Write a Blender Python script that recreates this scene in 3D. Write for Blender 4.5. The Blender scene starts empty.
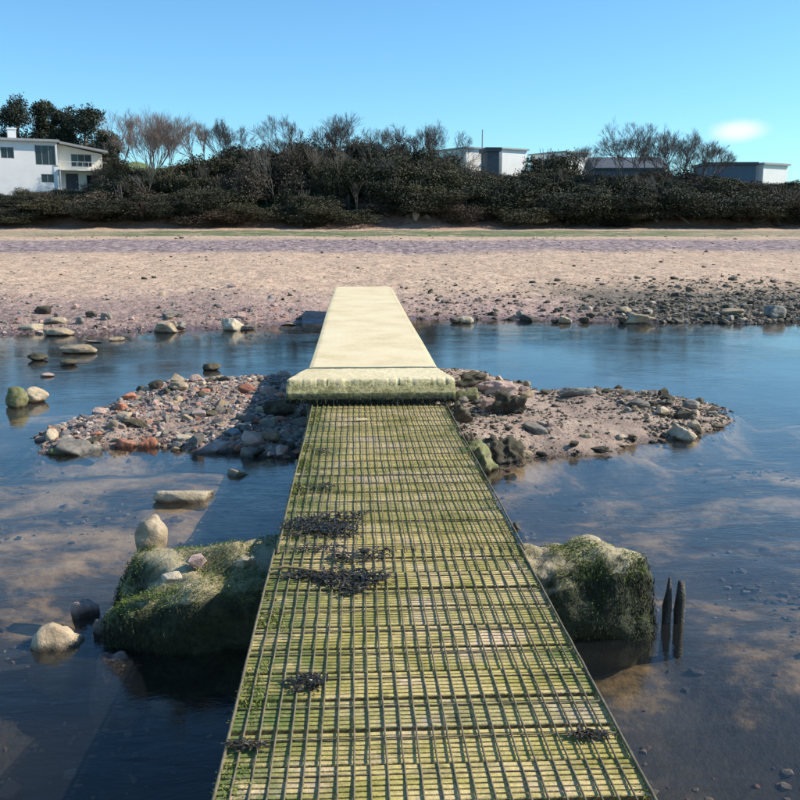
import bpy, bmesh, math, random
import numpy as np
from mathutils import Vector, Matrix, noise as mn
R = math.radians
random.seed(7); rng = np.random.default_rng(7)
sc = bpy.context.scene
COL = sc.collection

# ------------------------------------------------------------------ camera
CAM_H, F_PX, PITCH, YAW = 2.05, 950.0, R(10.15), R(2.73)
cd = bpy.data.cameras.new('camera'); cam = bpy.data.objects.new('camera', cd); COL.objects.link(cam)
cam.location = (0, 0, CAM_H); cam.rotation_euler = (R(90) - PITCH, 0, -YAW)
cd.sensor_width = 36; cd.lens = F_PX / 800 * 36; cd.clip_end = 3000; cd.clip_start = 0.05
sc.camera = cam

# ------------------------------------------------------------------ light
SUN_AZ, SUN_EL = R(87), R(37.4)      # azimuth clockwise from +Y: from the right
w = bpy.data.worlds.new("World"); sc.world = w; w.use_nodes = True
nt = w.node_tree; nt.nodes.clear()
sky = nt.nodes.new('ShaderNodeTexSky'); sky.sky_type = 'NISHITA'; sky.sun_disc = False
sky.sun_elevation = SUN_EL; sky.sun_rotation = SUN_AZ
sky.air_density = 1.0; sky.dust_density = 0.25; sky.ozone_density = 2.5; sky.altitude = 0
hs = nt.nodes.new('ShaderNodeMix'); hs.data_type = 'RGBA'; hs.blend_type = 'MULTIPLY'
hs.inputs[0].default_value = 1.0; hs.inputs[7].default_value = (0.63, 1.00, 1.18, 1)
bg = nt.nodes.new('ShaderNodeBackground'); bg.inputs[1].default_value = 0.125
wo = nt.nodes.new('ShaderNodeOutputWorld')
nt.links.new(sky.outputs[0], hs.inputs[6])
# one small soft cloud low over the right-hand buildings
def ray(px, py):
    a = (px - 400) / F_PX; b = (400 - py) / F_PX
    fy = math.cos(PITCH) + b * math.sin(PITCH); uz = -math.sin(PITCH) + b * math.cos(PITCH)
    return Vector((a * math.cos(YAW) + fy * math.sin(YAW), -a * math.sin(YAW) + fy * math.cos(YAW), uz))
def at(px, py, z=None, Y=None):
    """ground point seen at a given direction, on height z or at distance Y"""
    d = ray(px, py)
    t = (z - CAM_H) / d.z if z is not None else Y / d.y
    return Vector((0, 0, CAM_H)) + d * t
tc = nt.nodes.new('ShaderNodeTexCoord')
cdir = ray(738, 131).normalized()
def vmath(tree, op, a, b=None):
    n = tree.nodes.new('ShaderNodeVectorMath'); n.operation = op
    tree.links.new(a, n.inputs[0])
    if b is not None:
        if hasattr(b, 'links'): tree.links.new(b, n.inputs[1])
        else: n.inputs[1].default_value = b
    return n
sub = vmath(nt, 'SUBTRACT', tc.outputs['Generated'], tuple(cdir))
scl = vmath(nt, 'MULTIPLY', sub.outputs[0], (36.0, 36.0, 95.0))
cn = nt.nodes.new('ShaderNodeTexNoise'); cn.inputs['Scale'].default_value = 28; cn.inputs['Detail'].default_value = 4
nt.links.new(tc.outputs['Generated'], cn.inputs['Vector'])
ln = vmath(nt, 'LENGTH', scl.outputs[0])
mr0 = nt.nodes.new('ShaderNodeMath'); mr0.operation = 'MULTIPLY_ADD'; mr0.inputs[1].default_value = -0.9
nt.links.new(cn.outputs[0], mr0.inputs[0]); nt.links.new(ln.outputs['Value'], mr0.inputs[2])
mr = nt.nodes.new('ShaderNodeMapRange'); mr.interpolation_type = 'SMOOTHSTEP'
mr.inputs[1].default_value = 0.85; mr.inputs[2].default_value = -0.35; mr.inputs[3].default_value = 0; mr.inputs[4].default_value = 0.85
nt.links.new(mr0.outputs[0], mr.inputs[0])
cm = nt.nodes.new('ShaderNodeMix'); cm.data_type = 'RGBA'; cm.inputs[7].default_value = (6.6, 6.8, 7.0, 1)
nt.links.new(mr.outputs[0], cm.inputs[0]); nt.links.new(hs.outputs[2], cm.inputs[6])
nt.links.new(cm.outputs[2], bg.inputs[0]); nt.links.new(bg.outputs[0], wo.inputs[0])

sl = bpy.data.lights.new('sun', 'SUN'); sl.energy = 5.0; sl.angle = R(0.53); sl.color = (1.0, 0.90, 0.76)
so = bpy.data.objects.new('sun', sl); COL.objects.link(so)
sdir = Vector((math.sin(SUN_AZ) * math.cos(SUN_EL), math.cos(SUN_AZ) * math.cos(SUN_EL), math.sin(SUN_EL)))
so.rotation_euler = sdir.to_track_quat('Z', 'Y').to_euler(); so.location = (20, -5, 20)
sc.view_settings.view_transform = 'Standard'; sc.view_settings.look = 'None'
sc.view_settings.exposure = 0.36; sc.view_settings.gamma = 1
sc.cycles.max_bounces = 6; sc.cycles.transparent_max_bounces = 12

# ------------------------------------------------------------------ helpers
def link(o, parent=None):
    COL.objects.link(o)
    if parent is not None: o.parent = parent
    return o
def tag(o, label=None, cat=None, group=None, kind=None):
    if label: o['label'] = label
    if cat: o['category'] = cat
    if group: o['group'] = group
    if kind: o['kind'] = kind
    return o
def empty(name, loc=(0, 0, 0), rz=0):
    o = bpy.data.objects.new(name, None); o.location = loc; o.rotation_euler = (0, 0, rz); o.empty_display_size = .1
    return link(o)
def mesh_np(name, V, Fc, mats, parent=None, smooth=False, loopn=None, midx=None):
    """numpy mesh; Fc is (n,3) or (n,4)"""
    me = bpy.data.meshes.new(name)
    V = np.asarray(V, dtype=np.float32); Fc = np.asarray(Fc, dtype=np.int32)
    n, k = Fc.shape
    me.vertices.add(len(V)); me.vertices.foreach_set('co', V.ravel())
    me.loops.add(n * k); me.loops.foreach_set('vertex_index', Fc.ravel())
    me.polygons.add(n); me.polygons.foreach_set('loop_start', np.arange(0, n * k, k, dtype=np.int32))
    me.polygons.foreach_set('use_smooth', np.full(n, smooth, dtype=bool))
    if not isinstance(mats, (list, tuple)): mats = [mats]
    for m in mats: me.materials.append(m)
    if midx is not None: me.polygons.foreach_set('material_index', np.asarray(midx, dtype=np.int32))
    me.update(calc_edges=True)
    return link(bpy.data.objects.new(name, me), parent)
def obj_me(name, me, parent=None):
    return link(bpy.data.objects.new(name, me), parent)
class MB:
    """collects boxes, prisms and tubes of one mesh"""
    def __init__(s): s.v = []; s.f = []; s.m = []
    def box(s, x0, x1, y0, y1, z0, z1, mi=0):
        b = len(s.v)
        s.v += [(x0, y0, z0), (x1, y0, z0), (x1, y1, z0), (x0, y1, z0), (x0, y0, z1), (x1, y0, z1), (x1, y1, z1), (x0, y1, z1)]
        for f in ((0, 3, 2, 1), (4, 5, 6, 7), (0, 1, 5, 4), (1, 2, 6, 5), (2, 3, 7, 6), (3, 0, 4, 7)):
            s.f.append(tuple(b + i for i in f)); s.m.append(mi)
        return s
    def poly(s, pts, faces, mi=0):
        b = len(s.v); s.v += [tuple(p) for p in pts]
        for f in faces: s.f.append(tuple(b + i for i in f)); s.m.append(mi)
        return s
    def tube(s, pts, rad, n=6, mi=0, cap=True):
        pts = [Vector(p) for p in pts]; b = len(s.v); K = len(pts)
        rad = rad if isinstance(rad, (list, tuple)) else [rad] * K
        for i, p in enumerate(pts):
            d = (pts[min(i + 1, K - 1)] - pts[max(i - 1, 0)]).normalized()
            u = d.cross(Vector((0, 0, 1)) if abs(d.z) < .9 else Vector((1, 0, 0))).normalized(); v = d.cross(u)
            for j in range(n):
                a = 2 * math.pi * j / n; s.v.append(tuple(p + (u * math.cos(a) + v * math.sin(a)) * rad[i]))
        for i in range(K - 1):
            for j in range(n):
                s.f.append((b + i * n + j, b + i * n + (j + 1) % n, b + (i + 1) * n + (j + 1) % n, b + (i + 1) * n + j)); s.m.append(mi)
        if cap:
            s.f.append(tuple(b + j for j in range(n))[::-1]); s.m.append(mi)
            s.f.append(tuple(b + (K - 1) * n + j for j in range(n))); s.m.append(mi)
        return s
    def build(s, name, mats, parent=None, smooth=False, bevel=0):
        me = bpy.data.meshes.new(name); me.from_pydata(s.v, [], s.f)
        for m in (mats if isinstance(mats, (list, tuple)) else [mats]): me.materials.append(m)
        me.polygons.foreach_set('material_index', s.m)
        if smooth: me.polygons.foreach_set('use_smooth', [True] * len(me.polygons))
        me.update(); o = obj_me(name, me, parent)
        if bevel:
            b = o.modifiers.new('bevel', 'BEVEL'); b.width = bevel; b.segments = 2; b.limit_method = 'ANGLE'
        return o

# numpy value noise
def _h(ix, iy, seed):
    h = (ix.astype(np.int64) * 374761393 + iy.astype(np.int64) * 668265263 + seed * 144269504) & 0xffffffff
    h = ((h ^ (h >> 13)) * 1274126177) & 0xffffffff
    h = h ^ (h >> 16)
    return (h & 0xffffff) / float(0xffffff)
def vn(x, y, seed=0):
    x = np.asarray(x, float); y = np.asarray(y, float)
    ix = np.floor(x); iy = np.floor(y); fx = x - ix; fy = y - iy
    fx = fx * fx * (3 - 2 * fx); fy = fy * fy * (3 - 2 * fy)
    a = _h(ix, iy, seed); b = _h(ix + 1, iy, seed); c = _h(ix, iy + 1, seed); d = _h(ix + 1, iy + 1, seed)
    return (a * (1 - fx) + b * fx) * (1 - fy) + (c * (1 - fx) + d * fx) * fy - .5
def fbm(x, y, o=4, seed=0):
    s = 0; a = 1.0
    for i in range(o):
        s = s + a * vn(np.asarray(x) * 2 ** i + 17.3 * i, np.asarray(y) * 2 ** i + 5.1 * i, seed + i); a *= .5
    return s
def sstep(a, b, x):
    t = np.clip((np.asarray(x, float) - a) / (b - a), 0, 1); return t * t * (3 - 2 * t)

# ------------------------------------------------------------------ materials
def newmat(name):
    m = bpy.data.materials.new(name); m.use_nodes = True; t = m.node_tree
    return m, t, t.nodes['Principled BSDF']
def N(t, kind, **kw):
    n = t.nodes.new(kind)
    for k, v in kw.items(): setattr(n, k, v)
    return n
def noise_tex(t, scale, detail=4, rough=.55, vec=None, dist=0):
    n = N(t, 'ShaderNodeTexNoise'); n.inputs['Scale'].default_value = scale; n.inputs['Detail'].default_value = detail
    n.inputs['Roughness'].default_value = rough; n.inputs['Distortion'].default_value = dist
    if vec is not None: t.links.new(vec, n.inputs['Vector'])
    return n.outputs[0]
def ramp(t, fac, stops, interp='LINEAR'):
    r = N(t, 'ShaderNodeValToRGB'); cr = r.color_ramp; cr.interpolation = interp
    while len(cr.elements) < len(stops): cr.elements.new(.5)
    for e, (p, c) in zip(cr.elements, stops):
        e.position = p; e.color = (c[0], c[1], c[2], 1) if not isinstance(c, (int, float)) else (c, c, c, 1)
    t.links.new(fac, r.inputs[0]); return r.outputs[0]
def mix(t, fac, a, b, mode='MIX'):
    n = N(t, 'ShaderNodeMix'); n.data_type = 'RGBA'; n.blend_type = mode
    for i, v in ((0, fac), (6, a), (7, b)):
        if hasattr(v, 'links'): t.links.new(v, n.inputs[i])
        elif i == 0: n.inputs[0].default_value = v
        else: n.inputs[i].default_value = (v[0], v[1], v[2], 1)
    return n.outputs[2]
def mth(t, op, a, b=None, c=None, clamp=False):
    n = N(t, 'ShaderNodeMath'); n.operation = op; n.use_clamp = clamp
    for i, v in enumerate((a, b, c)):
        if v is None: continue
        if hasattr(v, 'links'): t.links.new(v, n.inputs[i])
        else: n.inputs[i].default_value = v
    return n.outputs[0]
def maprange(t, v, a, b, c=0, d=1, smooth=True):
    n = N(t, 'ShaderNodeMapRange')
    if smooth: n.interpolation_type = 'SMOOTHSTEP'
    for i, x in enumerate((v, a, b, c, d)):
        if hasattr(x, 'links'): t.links.new(x, n.inputs[i])
        else: n.inputs[i].default_value = x
    return n.outputs[0]
def bump(t, bsdf, h, strength=.5, dist=.02, prev=None):
    n = N(t, 'ShaderNodeBump'); n.inputs['Strength'].default_value = strength; n.inputs['Distance'].default_value = dist
    t.links.new(h, n.inputs['Height'])
    if prev is not None: t.links.new(prev, n.inputs['Normal'])
    if bsdf is not None: t.links.new(n.outputs[0], bsdf.inputs['Normal'])
    return n.outputs[0]
def pos(t): return N(t, 'ShaderNodeNewGeometry').outputs['Position']
def sepz(t, v):
    n = N(t, 'ShaderNodeSeparateXYZ'); t.links.new(v, n.inputs[0]); return n.outputs
def scaled(t, v, s):
    n = N(t, 'ShaderNodeMapping'); n.inputs['Scale'].default_value = s; t.links.new(v, n.inputs[0]); return n.outputs[0]
def simple(name, col, rough=.7, nscale=8, amt=.25, bmp=.2, metal=0):
    m, t, b = newmat(name); p = N(t, 'ShaderNodeTexCoord').outputs['Object']
    n = noise_tex(t, nscale, 5, .6, p)
    c = ramp(t, n, [(.3, tuple(x * (1 - amt) for x in col)), (.7, tuple(min(1, x * (1 + amt)) for x in col))])
    t.links.new(c, b.inputs['Base Color']); b.inputs['Roughness'].default_value = rough; b.inputs['Metallic'].default_value = metal
    if bmp: bump(t, b, noise_tex(t, nscale * 6, 4, .6, p), bmp, .01)
    return m

# --- riverbed / bar / beach / hillside share one ground builder, each with its own colours
def mat_riverbed():
    m, t, b = newmat('river_mud'); p = pos(t)
    n1 = noise_tex(t, 1.5, 6, .66, scaled(t, p, (1.0, 1.15, 1)), .15)
    zf = mth(t, 'MULTIPLY_ADD', mth(t, 'ADD', sepz(t, p)[2], .22), .55, n1)      # pale sand on the shoals, dark mud in pools: depth dimming painted in
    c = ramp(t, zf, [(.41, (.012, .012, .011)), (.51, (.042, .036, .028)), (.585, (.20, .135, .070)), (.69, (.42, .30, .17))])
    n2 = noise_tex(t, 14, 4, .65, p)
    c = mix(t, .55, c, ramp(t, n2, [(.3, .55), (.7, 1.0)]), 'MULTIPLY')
    t.links.new(c, b.inputs['Base Color']); b.inputs['Roughness'].default_value = .8
    bump(t, b, n2, .5, .03); return m
def mat_bar():
    m, t, b = newmat('gravelly_sand'); p = pos(t)
    n1 = noise_tex(t, 2.2, 5, .6, p); n2 = noise_tex(t, 38, 4, .7, p)
    c = ramp(t, n1, [(.3, (.29, .20, .155)), (.55, (.42, .31, .235)), (.75, (.47, .37, .29))])
    c = mix(t, .7, c, ramp(t, n2, [(.32, .38), (.52, 1.0), (.75, 1.15)]), 'MULTIPLY')
    z = sepz(t, p)[2]
    zz = mth(t, 'ADD', z, mth(t, 'MULTIPLY', mth(t, 'SUBTRACT', n1, .5), .08))
    wet = maprange(t, zz, .045, .005)
    c = mix(t, wet, c, mix(t, 1.0, c, (.45, .42, .40), 'MULTIPLY'))
    t.links.new(c, b.inputs['Base Color']); t.links.new(maprange(t, wet, 0, 1, .9, .35), b.inputs['Roughness'])
    h = mth(t, 'ADD', n2, mth(t, 'MULTIPLY', noise_tex(t, 9, 3, .5, p), 1.5)); bump(t, b, h, .8, .03); return m
def mat_beach():
    m, t, b = newmat('beach_sand'); p = pos(t); s = sepz(t, p); y = s[1]; x = s[0]
    big = noise_tex(t, .22, 4, .6, scaled(t, p, (.35, 1, 1))); mid = noise_tex(t, 1.3, 5, .65, p); fine = noise_tex(t, 7, 4, .7, scaled(t, p, (1, .6, 1)))
    sand = ramp(t, mid, [(.3, (.37, .25, .17)), (.5, (.51, .36, .245)), (.72, (.64, .47, .33))])
    # pinker, wetter sand near the waterline
    yj = mth(t, 'ADD', y, mth(t, 'MULTIPLY', mth(t, 'SUBTRACT', big, .5), 9))
    pink = maprange(t, yj, 27, 21.5)
    c = mix(t, pink, sand, ramp(t, mid, [(.3, (.25, .17, .15)), (.7, (.42, .29, .245))]))
    # purple-grey shingle band
    band = mth(t, 'MULTIPLY', maprange(t, yj, 41, 46), maprange(t, yj, 63, 58))
    bandc = ramp(t, noise_tex(t, 3.2, 3, .7, scaled(t, p, (1, .35, 1))), [(.36, (.085, .062, .070)), (.48, (.21, .155, .165)), (.62, (.46, .35, .31))])
    c = mix(t, mth(t, 'MULTIPLY', band, .93), c, bandc)
    # green weed band
    gj = mth(t, 'ADD', y, mth(t, 'MULTIPLY', mth(t, 'SUBTRACT', big, .5), 8))
    gb = mth(t, 'MULTIPLY', maprange(t, gj, 66, 70), maprange(t, gj, 91, 87))
    gn = maprange(t, noise_tex(t, .55, 5, .75, scaled(t, p, (.35, .8, 1))), .37, .50)
    xr = mth(t, 'MULTIPLY', maprange(t, x, -28, -14, .4, 1), maprange(t, x, 18, 42, 1, .45))
    c = mix(t, mth(t, 'MULTIPLY', mth(t, 'MULTIPLY', gb, gn), xr), c, ramp(t, mid, [(.35, (.05, .075, .02)), (.65, (.17, .21, .07))]))
    # dark weedy gravel at the right-hand waterline, reddish gravel at the left
    rr = mth(t, 'MULTIPLY', maprange(t, mth(t, 'ADD', x, mth(t, 'MULTIPLY', big, 4)), 6.5, 8.5), maprange(t, yj, 29, 25.5))
    c = mix(t, mth(t, 'MULTIPLY', rr, .85), c, ramp(t, fine, [(.35, (.045, .042, .030)), (.6, (.15, .125, .09))]))
    lr = mth(t, 'MULTIPLY', maprange(t, x, -1.5, -3.5), maprange(t, yj, 26, 21))
    c = mix(t, mth(t, 'MULTIPLY', lr, .6), c, ramp(t, fine, [(.35, (.13, .09, .075)), (.65, (.36, .25, .20))]))
    # strandline by the bank: reddish soil washed down
    red = maprange(t, yj, 93, 97)
    c = mix(t, mth(t, 'MULTIPLY', red, .75), c, (.40, .22, .15))
    c = mix(t, .9, c, ramp(t, fine, [(.33, .42), (.46, .95), (.7, 1.15)]), 'MULTIPLY')
    wet = maprange(t, s[2], .10, .01)
    c = mix(t, wet, c, mix(t, 1.0, c, (.55, .50, .50), 'MULTIPLY'))
    t.links.new(c, b.inputs['Base Color']); t.links.new(maprange(t, wet, 0, 1, .95, .4), b.inputs['Roughness'])
    h = mth(t, 'ADD', fine, mth(t, 'MULTIPLY', noise_tex(t, 2.4, 3, .6, scaled(t, p, (1, .7, 1))), 2.0))
    bump(t, b, h, .9, .08); return m
def mat_hill():
    m, t, b = newmat('bank_soil_and_grass'); p = pos(t); s = sepz(t, p)
    big = noise_tex(t, .35, 5, .65, p); mid = noise_tex(t, 2.0, 5, .7, p)
    soil = ramp(t, mid, [(.3, (.13, .075, .05)), (.55, (.30, .165, .105)), (.75, (.42, .25, .17))])
    grass = ramp(t, mid, [(.3, (.035, .055, .02)), (.7, (.10, .15, .045))])
    field = ramp(t, big, [(.3, (.085, .12, .035)), (.7, (.13, .17, .055))])
    zz = mth(t, 'ADD', s[2], mth(t, 'MULTIPLY', mth(t, 'SUBTRACT', big, .5), 4.0))
    c = mix(t, maprange(t, zz, 3.3, 4.1), soil, grass)
    c = mix(t, maprange(t, s[1], 118, 128), c, field)
    t.links.new(c, b.inputs['Base Color']); b.inputs['Roughness'].default_value = .95
    bump(t, b, mid, .8, .2); return m
def mat_water():
    m = bpy.data.materials.new('river_water'); m.use_nodes = True; t = m.node_tree; t.nodes.clear()
    out = N(t, 'ShaderNodeOutputMaterial'); p = pos(t)
    warp = noise_tex(t, .5, 3, .5, p)
    n1 = noise_tex(t, 5.5, 4, .6, scaled(t, p, (.55, 1.5, 1)), .8)
    n2 = noise_tex(t, 24, 3, .6, scaled(t, p, (.6, 1.3, 1)), .3)
    n3 = noise_tex(t, 1.3, 3, .5, scaled(t, p, (.6, 1.2, 1)), .5)
    amp = maprange(t, warp, .35, .65, .35, 1.0)
    h = mth(t, 'ADD', mth(t, 'MULTIPLY', n1, .6), mth(t, 'ADD', mth(t, 'MULTIPLY', n2, .16), mth(t, 'MULTIPLY', n3, .7)))
    h = mth(t, 'MULTIPLY', h, mth(t, 'MULTIPLY', amp, maprange(t, sepz(t, p)[1], 6, 12.5, 1.0, .46)))   # calmer in the deep far channel
    nb = bump(t, None, h, .7, .014)
    lw = N(t, 'ShaderNodeLayerWeight'); lw.inputs[0].default_value = .5; t.links.new(nb, lw.inputs['Normal'])
    fac = mth(t, 'MULTIPLY_ADD', mth(t, 'POWER', lw.outputs['Facing'], 4.6), .96, .025, clamp=True)   # reflectance of water from either side
    tr = N(t, 'ShaderNodeBsdfTransparent'); tr.inputs[0].default_value = (.87, .84, .76, 1)
    gl = N(t, 'ShaderNodeBsdfGlossy'); gl.inputs['Roughness'].default_value = .025; t.links.new(nb, gl.inputs['Normal'])
    df = N(t, 'ShaderNodeBsdfDiffuse')      # suspended silt
    t.links.new(ramp(t, noise_tex(t, .7, 4, .6, scaled(t, p, (.7, 1.3, 1)), .8), [(.35, (.08, .10, .13)), (.65, (.20, .19, .17))]), df.inputs[0])
    sm = N(t, 'ShaderNodeMixShader'); sm.inputs[0].default_value = .06; t.links.new(tr.outputs[0], sm.inputs[1]); t.links.new(df.outputs[0], sm.inputs[2])
    mx = N(t, 'ShaderNodeMixShader'); t.links.new(fac, mx.inputs[0]); t.links.new(sm.outputs[0], mx.inputs[1]); t.links.new(gl.outputs[0], mx.inputs[2])
    t.links.new(mx.outputs[0], out.inputs['Surface']); return m
def mat_rock(name, stops, moss=0.0, rnd=.25, scale=5.0):
    m, t, b = newmat(name); p = N(t, 'ShaderNodeTexCoord').outputs['Object']; wp = pos(t)
    oi = N(t, 'ShaderNodeObjectInfo').outputs['Random']
    n1 = noise_tex(t, scale, 6, .68, wp, .3); n2 = noise_tex(t, scale * 7, 5, .7, wp)
    c = ramp(t, n1, stops)
    c = mix(t, .6, c, ramp(t, n2, [(.3, .5), (.55, 1.0), (.8, 1.1)]), 'MULTIPLY')
    c = mix(t, 1.0, c, ramp(t, oi, [(0, 1 - rnd), (1, 1 + rnd)]), 'MULTIPLY')
    z = sepz(t, wp)[2]
    if moss:
        nz = sepz(t, N(t, 'ShaderNodeNewGeometry').outputs['Normal'])[2]
        mf = mth(t, 'MULTIPLY', maprange(t, mth(t, 'ADD', nz, mth(t, 'MULTIPLY', n1, .9)), .55, 1.0), moss)
        c = mix(t, mf, c, ramp(t, n2, [(.3, (.03, .055, .012)), (.7, (.12, .17, .04))]))
    wet = maprange(t, mth(t, 'ADD', z, mth(t, 'MULTIPLY', mth(t, 'SUBTRACT', n1, .5), .05)), .045, .005)
    c = mix(t, wet, c, mix(t, 1.0, c, (.28, .27, .25), 'MULTIPLY'))
    t.links.new(c, b.inputs['Base Color']); t.links.new(maprange(t, wet, 0, 1, .88, .3), b.inputs['Roughness'])
    bump(t, b, mth(t, 'ADD', n2, mth(t, 'MULTIPLY', n1, 1.5)), .8, .012); return m
def mat_pebbles(name, stops):
    m, t, b = newmat(name); g = N(t, 'ShaderNodeNewGeometry')
    c = ramp(t, g.outputs['Random Per Island'], stops, 'CONSTANT')
    n2 = noise_tex(t, 30, 4, .7, g.outputs['Position'])
    c = mix(t, .6, c, ramp(t, n2, [(.3, .55), (.7, 1.1)]), 'MULTIPLY')
    wet = maprange(t, sepz(t, g.outputs['Position'])[2], .05, .01)
    c = mix(t, wet, c, mix(t, 1.0, c, (.4, .38, .36), 'MULTIPLY'))
    t.links.new(c, b.inputs['Base Color']); b.inputs['Roughness'].default_value = .85; bump(t, b, n2, .5, .01); return m
def mat_leaf(name, c0, c1, rough=.6):
    m, t, b = newmat(name); g = N(t, 'ShaderNodeNewGeometry')
    oi = N(t, 'ShaderNodeObjectInfo').outputs['Random']
    c = ramp(t, g.outputs['Random Per Island'], [(0, c0), (1, c1)])
    c = mix(t, .8, c, ramp(t, oi, [(0, (.6, .62, .6)), (.5, (1, 1, 1)), (1, (1.35, 1.15, .95))]), 'MULTIPLY')
    t.links.new(c, b.inputs['Base Color']); b.inputs['Roughness'].default_value = rough
    return m
def mat_board():
    m, t, b = newmat('weathered_mossy_timber'); p = pos(t); s = sepz(t, p)
    oi = N(t, 'ShaderNodeObjectInfo').outputs['Random']
    grain = noise_tex(t, 16, 6, .72, scaled(t, p, (.35, 3.0, 1))); blot = noise_tex(t, 3.2, 5, .68, scaled(t, p, (1, 1.4, 1)), .4)
    spk = noise_tex(t, 60, 3, .7, p)
    c = ramp(t, blot, [(.30, (.24, .22, .035)), (.42, (.44, .375, .10)), (.55, (.60, .48, .20)), (.68, (.68, .52, .34))])
    c = mix(t, .75, c, ramp(t, grain, [(.30, .40), (.50, 1.0), (.75, 1.25)]), 'MULTIPLY')
    c = mix(t, .5, c, ramp(t, spk, [(.35, .55), (.6, 1.05)]), 'MULTIPLY')
    c = mix(t, 1.0, c, ramp(t, oi, [(0, (.82, .86, .84)), (.5, (1, 1, 1)), (1, (1.12, 1.08, 1.05))]), 'MULTIPLY')
    # green slime spreading in from the sides, strongest on the left
    e = mth(t, 'ADD', s[0], mth(t, 'MULTIPLY', mth(t, 'SUBTRACT', noise_tex(t, 2.4, 5, .7, p), .5), .75))
    gl = maprange(t, e, .0, -.34); gr = maprange(t, e, .70, .84)
    grime = maprange(t, noise_tex(t, 5.5, 6, .75, scaled(t, p, (1, 1.8, 1)), .5), .50, .70)
    c = mix(t, mth(t, 'MULTIPLY', grime, .62), c, (.095, .085, .035))
    gm = noise_tex(t, 9, 5, .75, p)
    g = mth(t, 'MULTIPLY', mth(t, 'MAXIMUM', gl, gr), maprange(t, gm, .36, .58), clamp=True)
    c = mix(t, mth(t, 'MULTIPLY', g, .9), c, ramp(t, gm, [(.4, (.035, .065, .010)), (.7, (.13, .20, .035))]))
    t.links.new(c, b.inputs['Base Color']); b.inputs['Roughness'].default_value = .72
    bump(t, b, mth(t, 'ADD', grain, spk), .7, .006); return m

M = dict(
    bed=mat_riverbed(), bar=mat_bar(), beach=mat_beach(), hill=mat_hill(), water=mat_water(), board=mat_board(),
    tan=mat_rock('tan_rock', [(.3, (.20, .145, .085)), (.5, (.40, .31, .20)), (.72, (.56, .46, .32))], .0),
    grey=mat_rock('grey_rock', [(.3, (.11, .10, .085)), (.5, (.22, .20, .165)), (.72, (.36, .325, .27))], .0),
    dark=mat_rock('dark_rock', [(.3, (.030, .023, .015)), (.5, (.080, .062, .042)), (.72, (.19, .155, .11))], .15),
    red=mat_rock('red_rock', [(.3, (.26, .10, .06)), (.5, (.42, .18, .11)), (.72, (.50, .30, .21))], .0),
    pale=mat_rock('pale_rock', [(.3, (.34, .28, .18)), (.5, (.50, .42, .29)), (.72, (.64, .55, .40))], .0),
    orange=mat_rock('orange_brick_rock', [(.3, (.34, .13, .07)), (.5, (.50, .20, .11)), (.72, (.56, .30, .2))], .0),
    pink=mat_rock('pink_brown_rock', [(.3, (.26, .17, .14)), (.5, (.40, .28, .23)), (.72, (.52, .39, .32))], .0),
    mossy=mat_rock('mossy_rock', [(.3, (.07, .075, .03)), (.5, (.20, .19, .08)), (.72, (.42, .36, .22))], .45),
    scree=mat_pebbles('mixed_pebbles', [(0, (.30, .21, .17)), (.22, (.16, .15, .14)), (.4, (.42, .33, .27)), (.58, (.38, .19, .13)), (.68, (.09, .085, .08)), (.82, (.50, .43, .36)), (.95, (.24, .26, .26))]),
    weedy=mat_pebbles('weedy_pebbles', [(0, (.06, .055, .04)), (.3, (.13, .11, .08)), (.55, (.035, .04, .022)), (.75, (.24, .20, .15)), (.92, (.42, .36, .28))]),
)

# ------------------------------------------------------------------ ground height
BAR_L = [at(x, y, 0) for x, y in ((52, 452), (48, 438), (80, 424), (118, 408), (150, 388), (180, 382), (285, 380), (330, 378), (330, 452), (285, 456), (240, 452), (150, 447), (100, 449))]
BAR_R = [at(x, y, 0) for x, y in ((330, 378), (455, 374), (500, 381), (545, 393), (600, 391), (650, 399), (700, 403), (728, 415), (722, 424), (668, 437), (600, 452), (560, 455), (500, 464), (440, 466), (330, 452))]
def sdpoly(x, y, P):
    d = np.full(x.shape, 1e9); ins = np.zeros(x.shape, bool); n = len(P)
    for i in range(n):
        ax, ay = P[i][0], P[i][1]; bx, by = P[(i + 1) % n][0], P[(i + 1) % n][1]
        ex, ey = bx - ax, by - ay; tx, ty = x - ax, y - ay
        u = np.clip((tx * ex + ty * ey) / (ex * ex + ey * ey), 0, 1)
        d = np.minimum(d, (tx - ex * u) ** 2 + (ty - ey * u) ** 2)
        c = ((ay > y) != (by > y)) & (x < (bx - ax) * (y - ay) / ((by - ay) if by != ay else 1e-9) + ax)
        ins ^= c
    d = np.sqrt(d); return np.where(ins, d, -d)
def bar_sd(x, y):
    return np.maximum(sdpoly(x, y, BAR_L), sdpoly(x, y, BAR_R)) + fbm(x * 2.5, y * 2.5, 4, 31) * .22
def shore(x):
    return np.interp(x, [-40, -10, -5, -2.5, -1.2, 1.3, 4, 7, 10, 40], [19.0, 18.6, 19.2, 20.0, 21.3, 22.2, 21.6, 20.9, 20.8, 21.5]) + vn(np.asarray(x) * .9, np.asarray(x) * 0, 5) * .5
PY = [-60, 0, 1.5, 5.5, 13.5, 24, 38.5, 58, 73.5, 77, 79.2, 84, 90, 100, 112, 128, 140, 200, 300, 600]
PZ = [-.4, 0, .20, .46, .78, 1.10, 1.42, 1.80, 2.08, 2.38, 3.3, 5.0, 6.3, 7.0, 7.8, 8.6, 9.6, 11.0, 11.5, 11.5]
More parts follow.
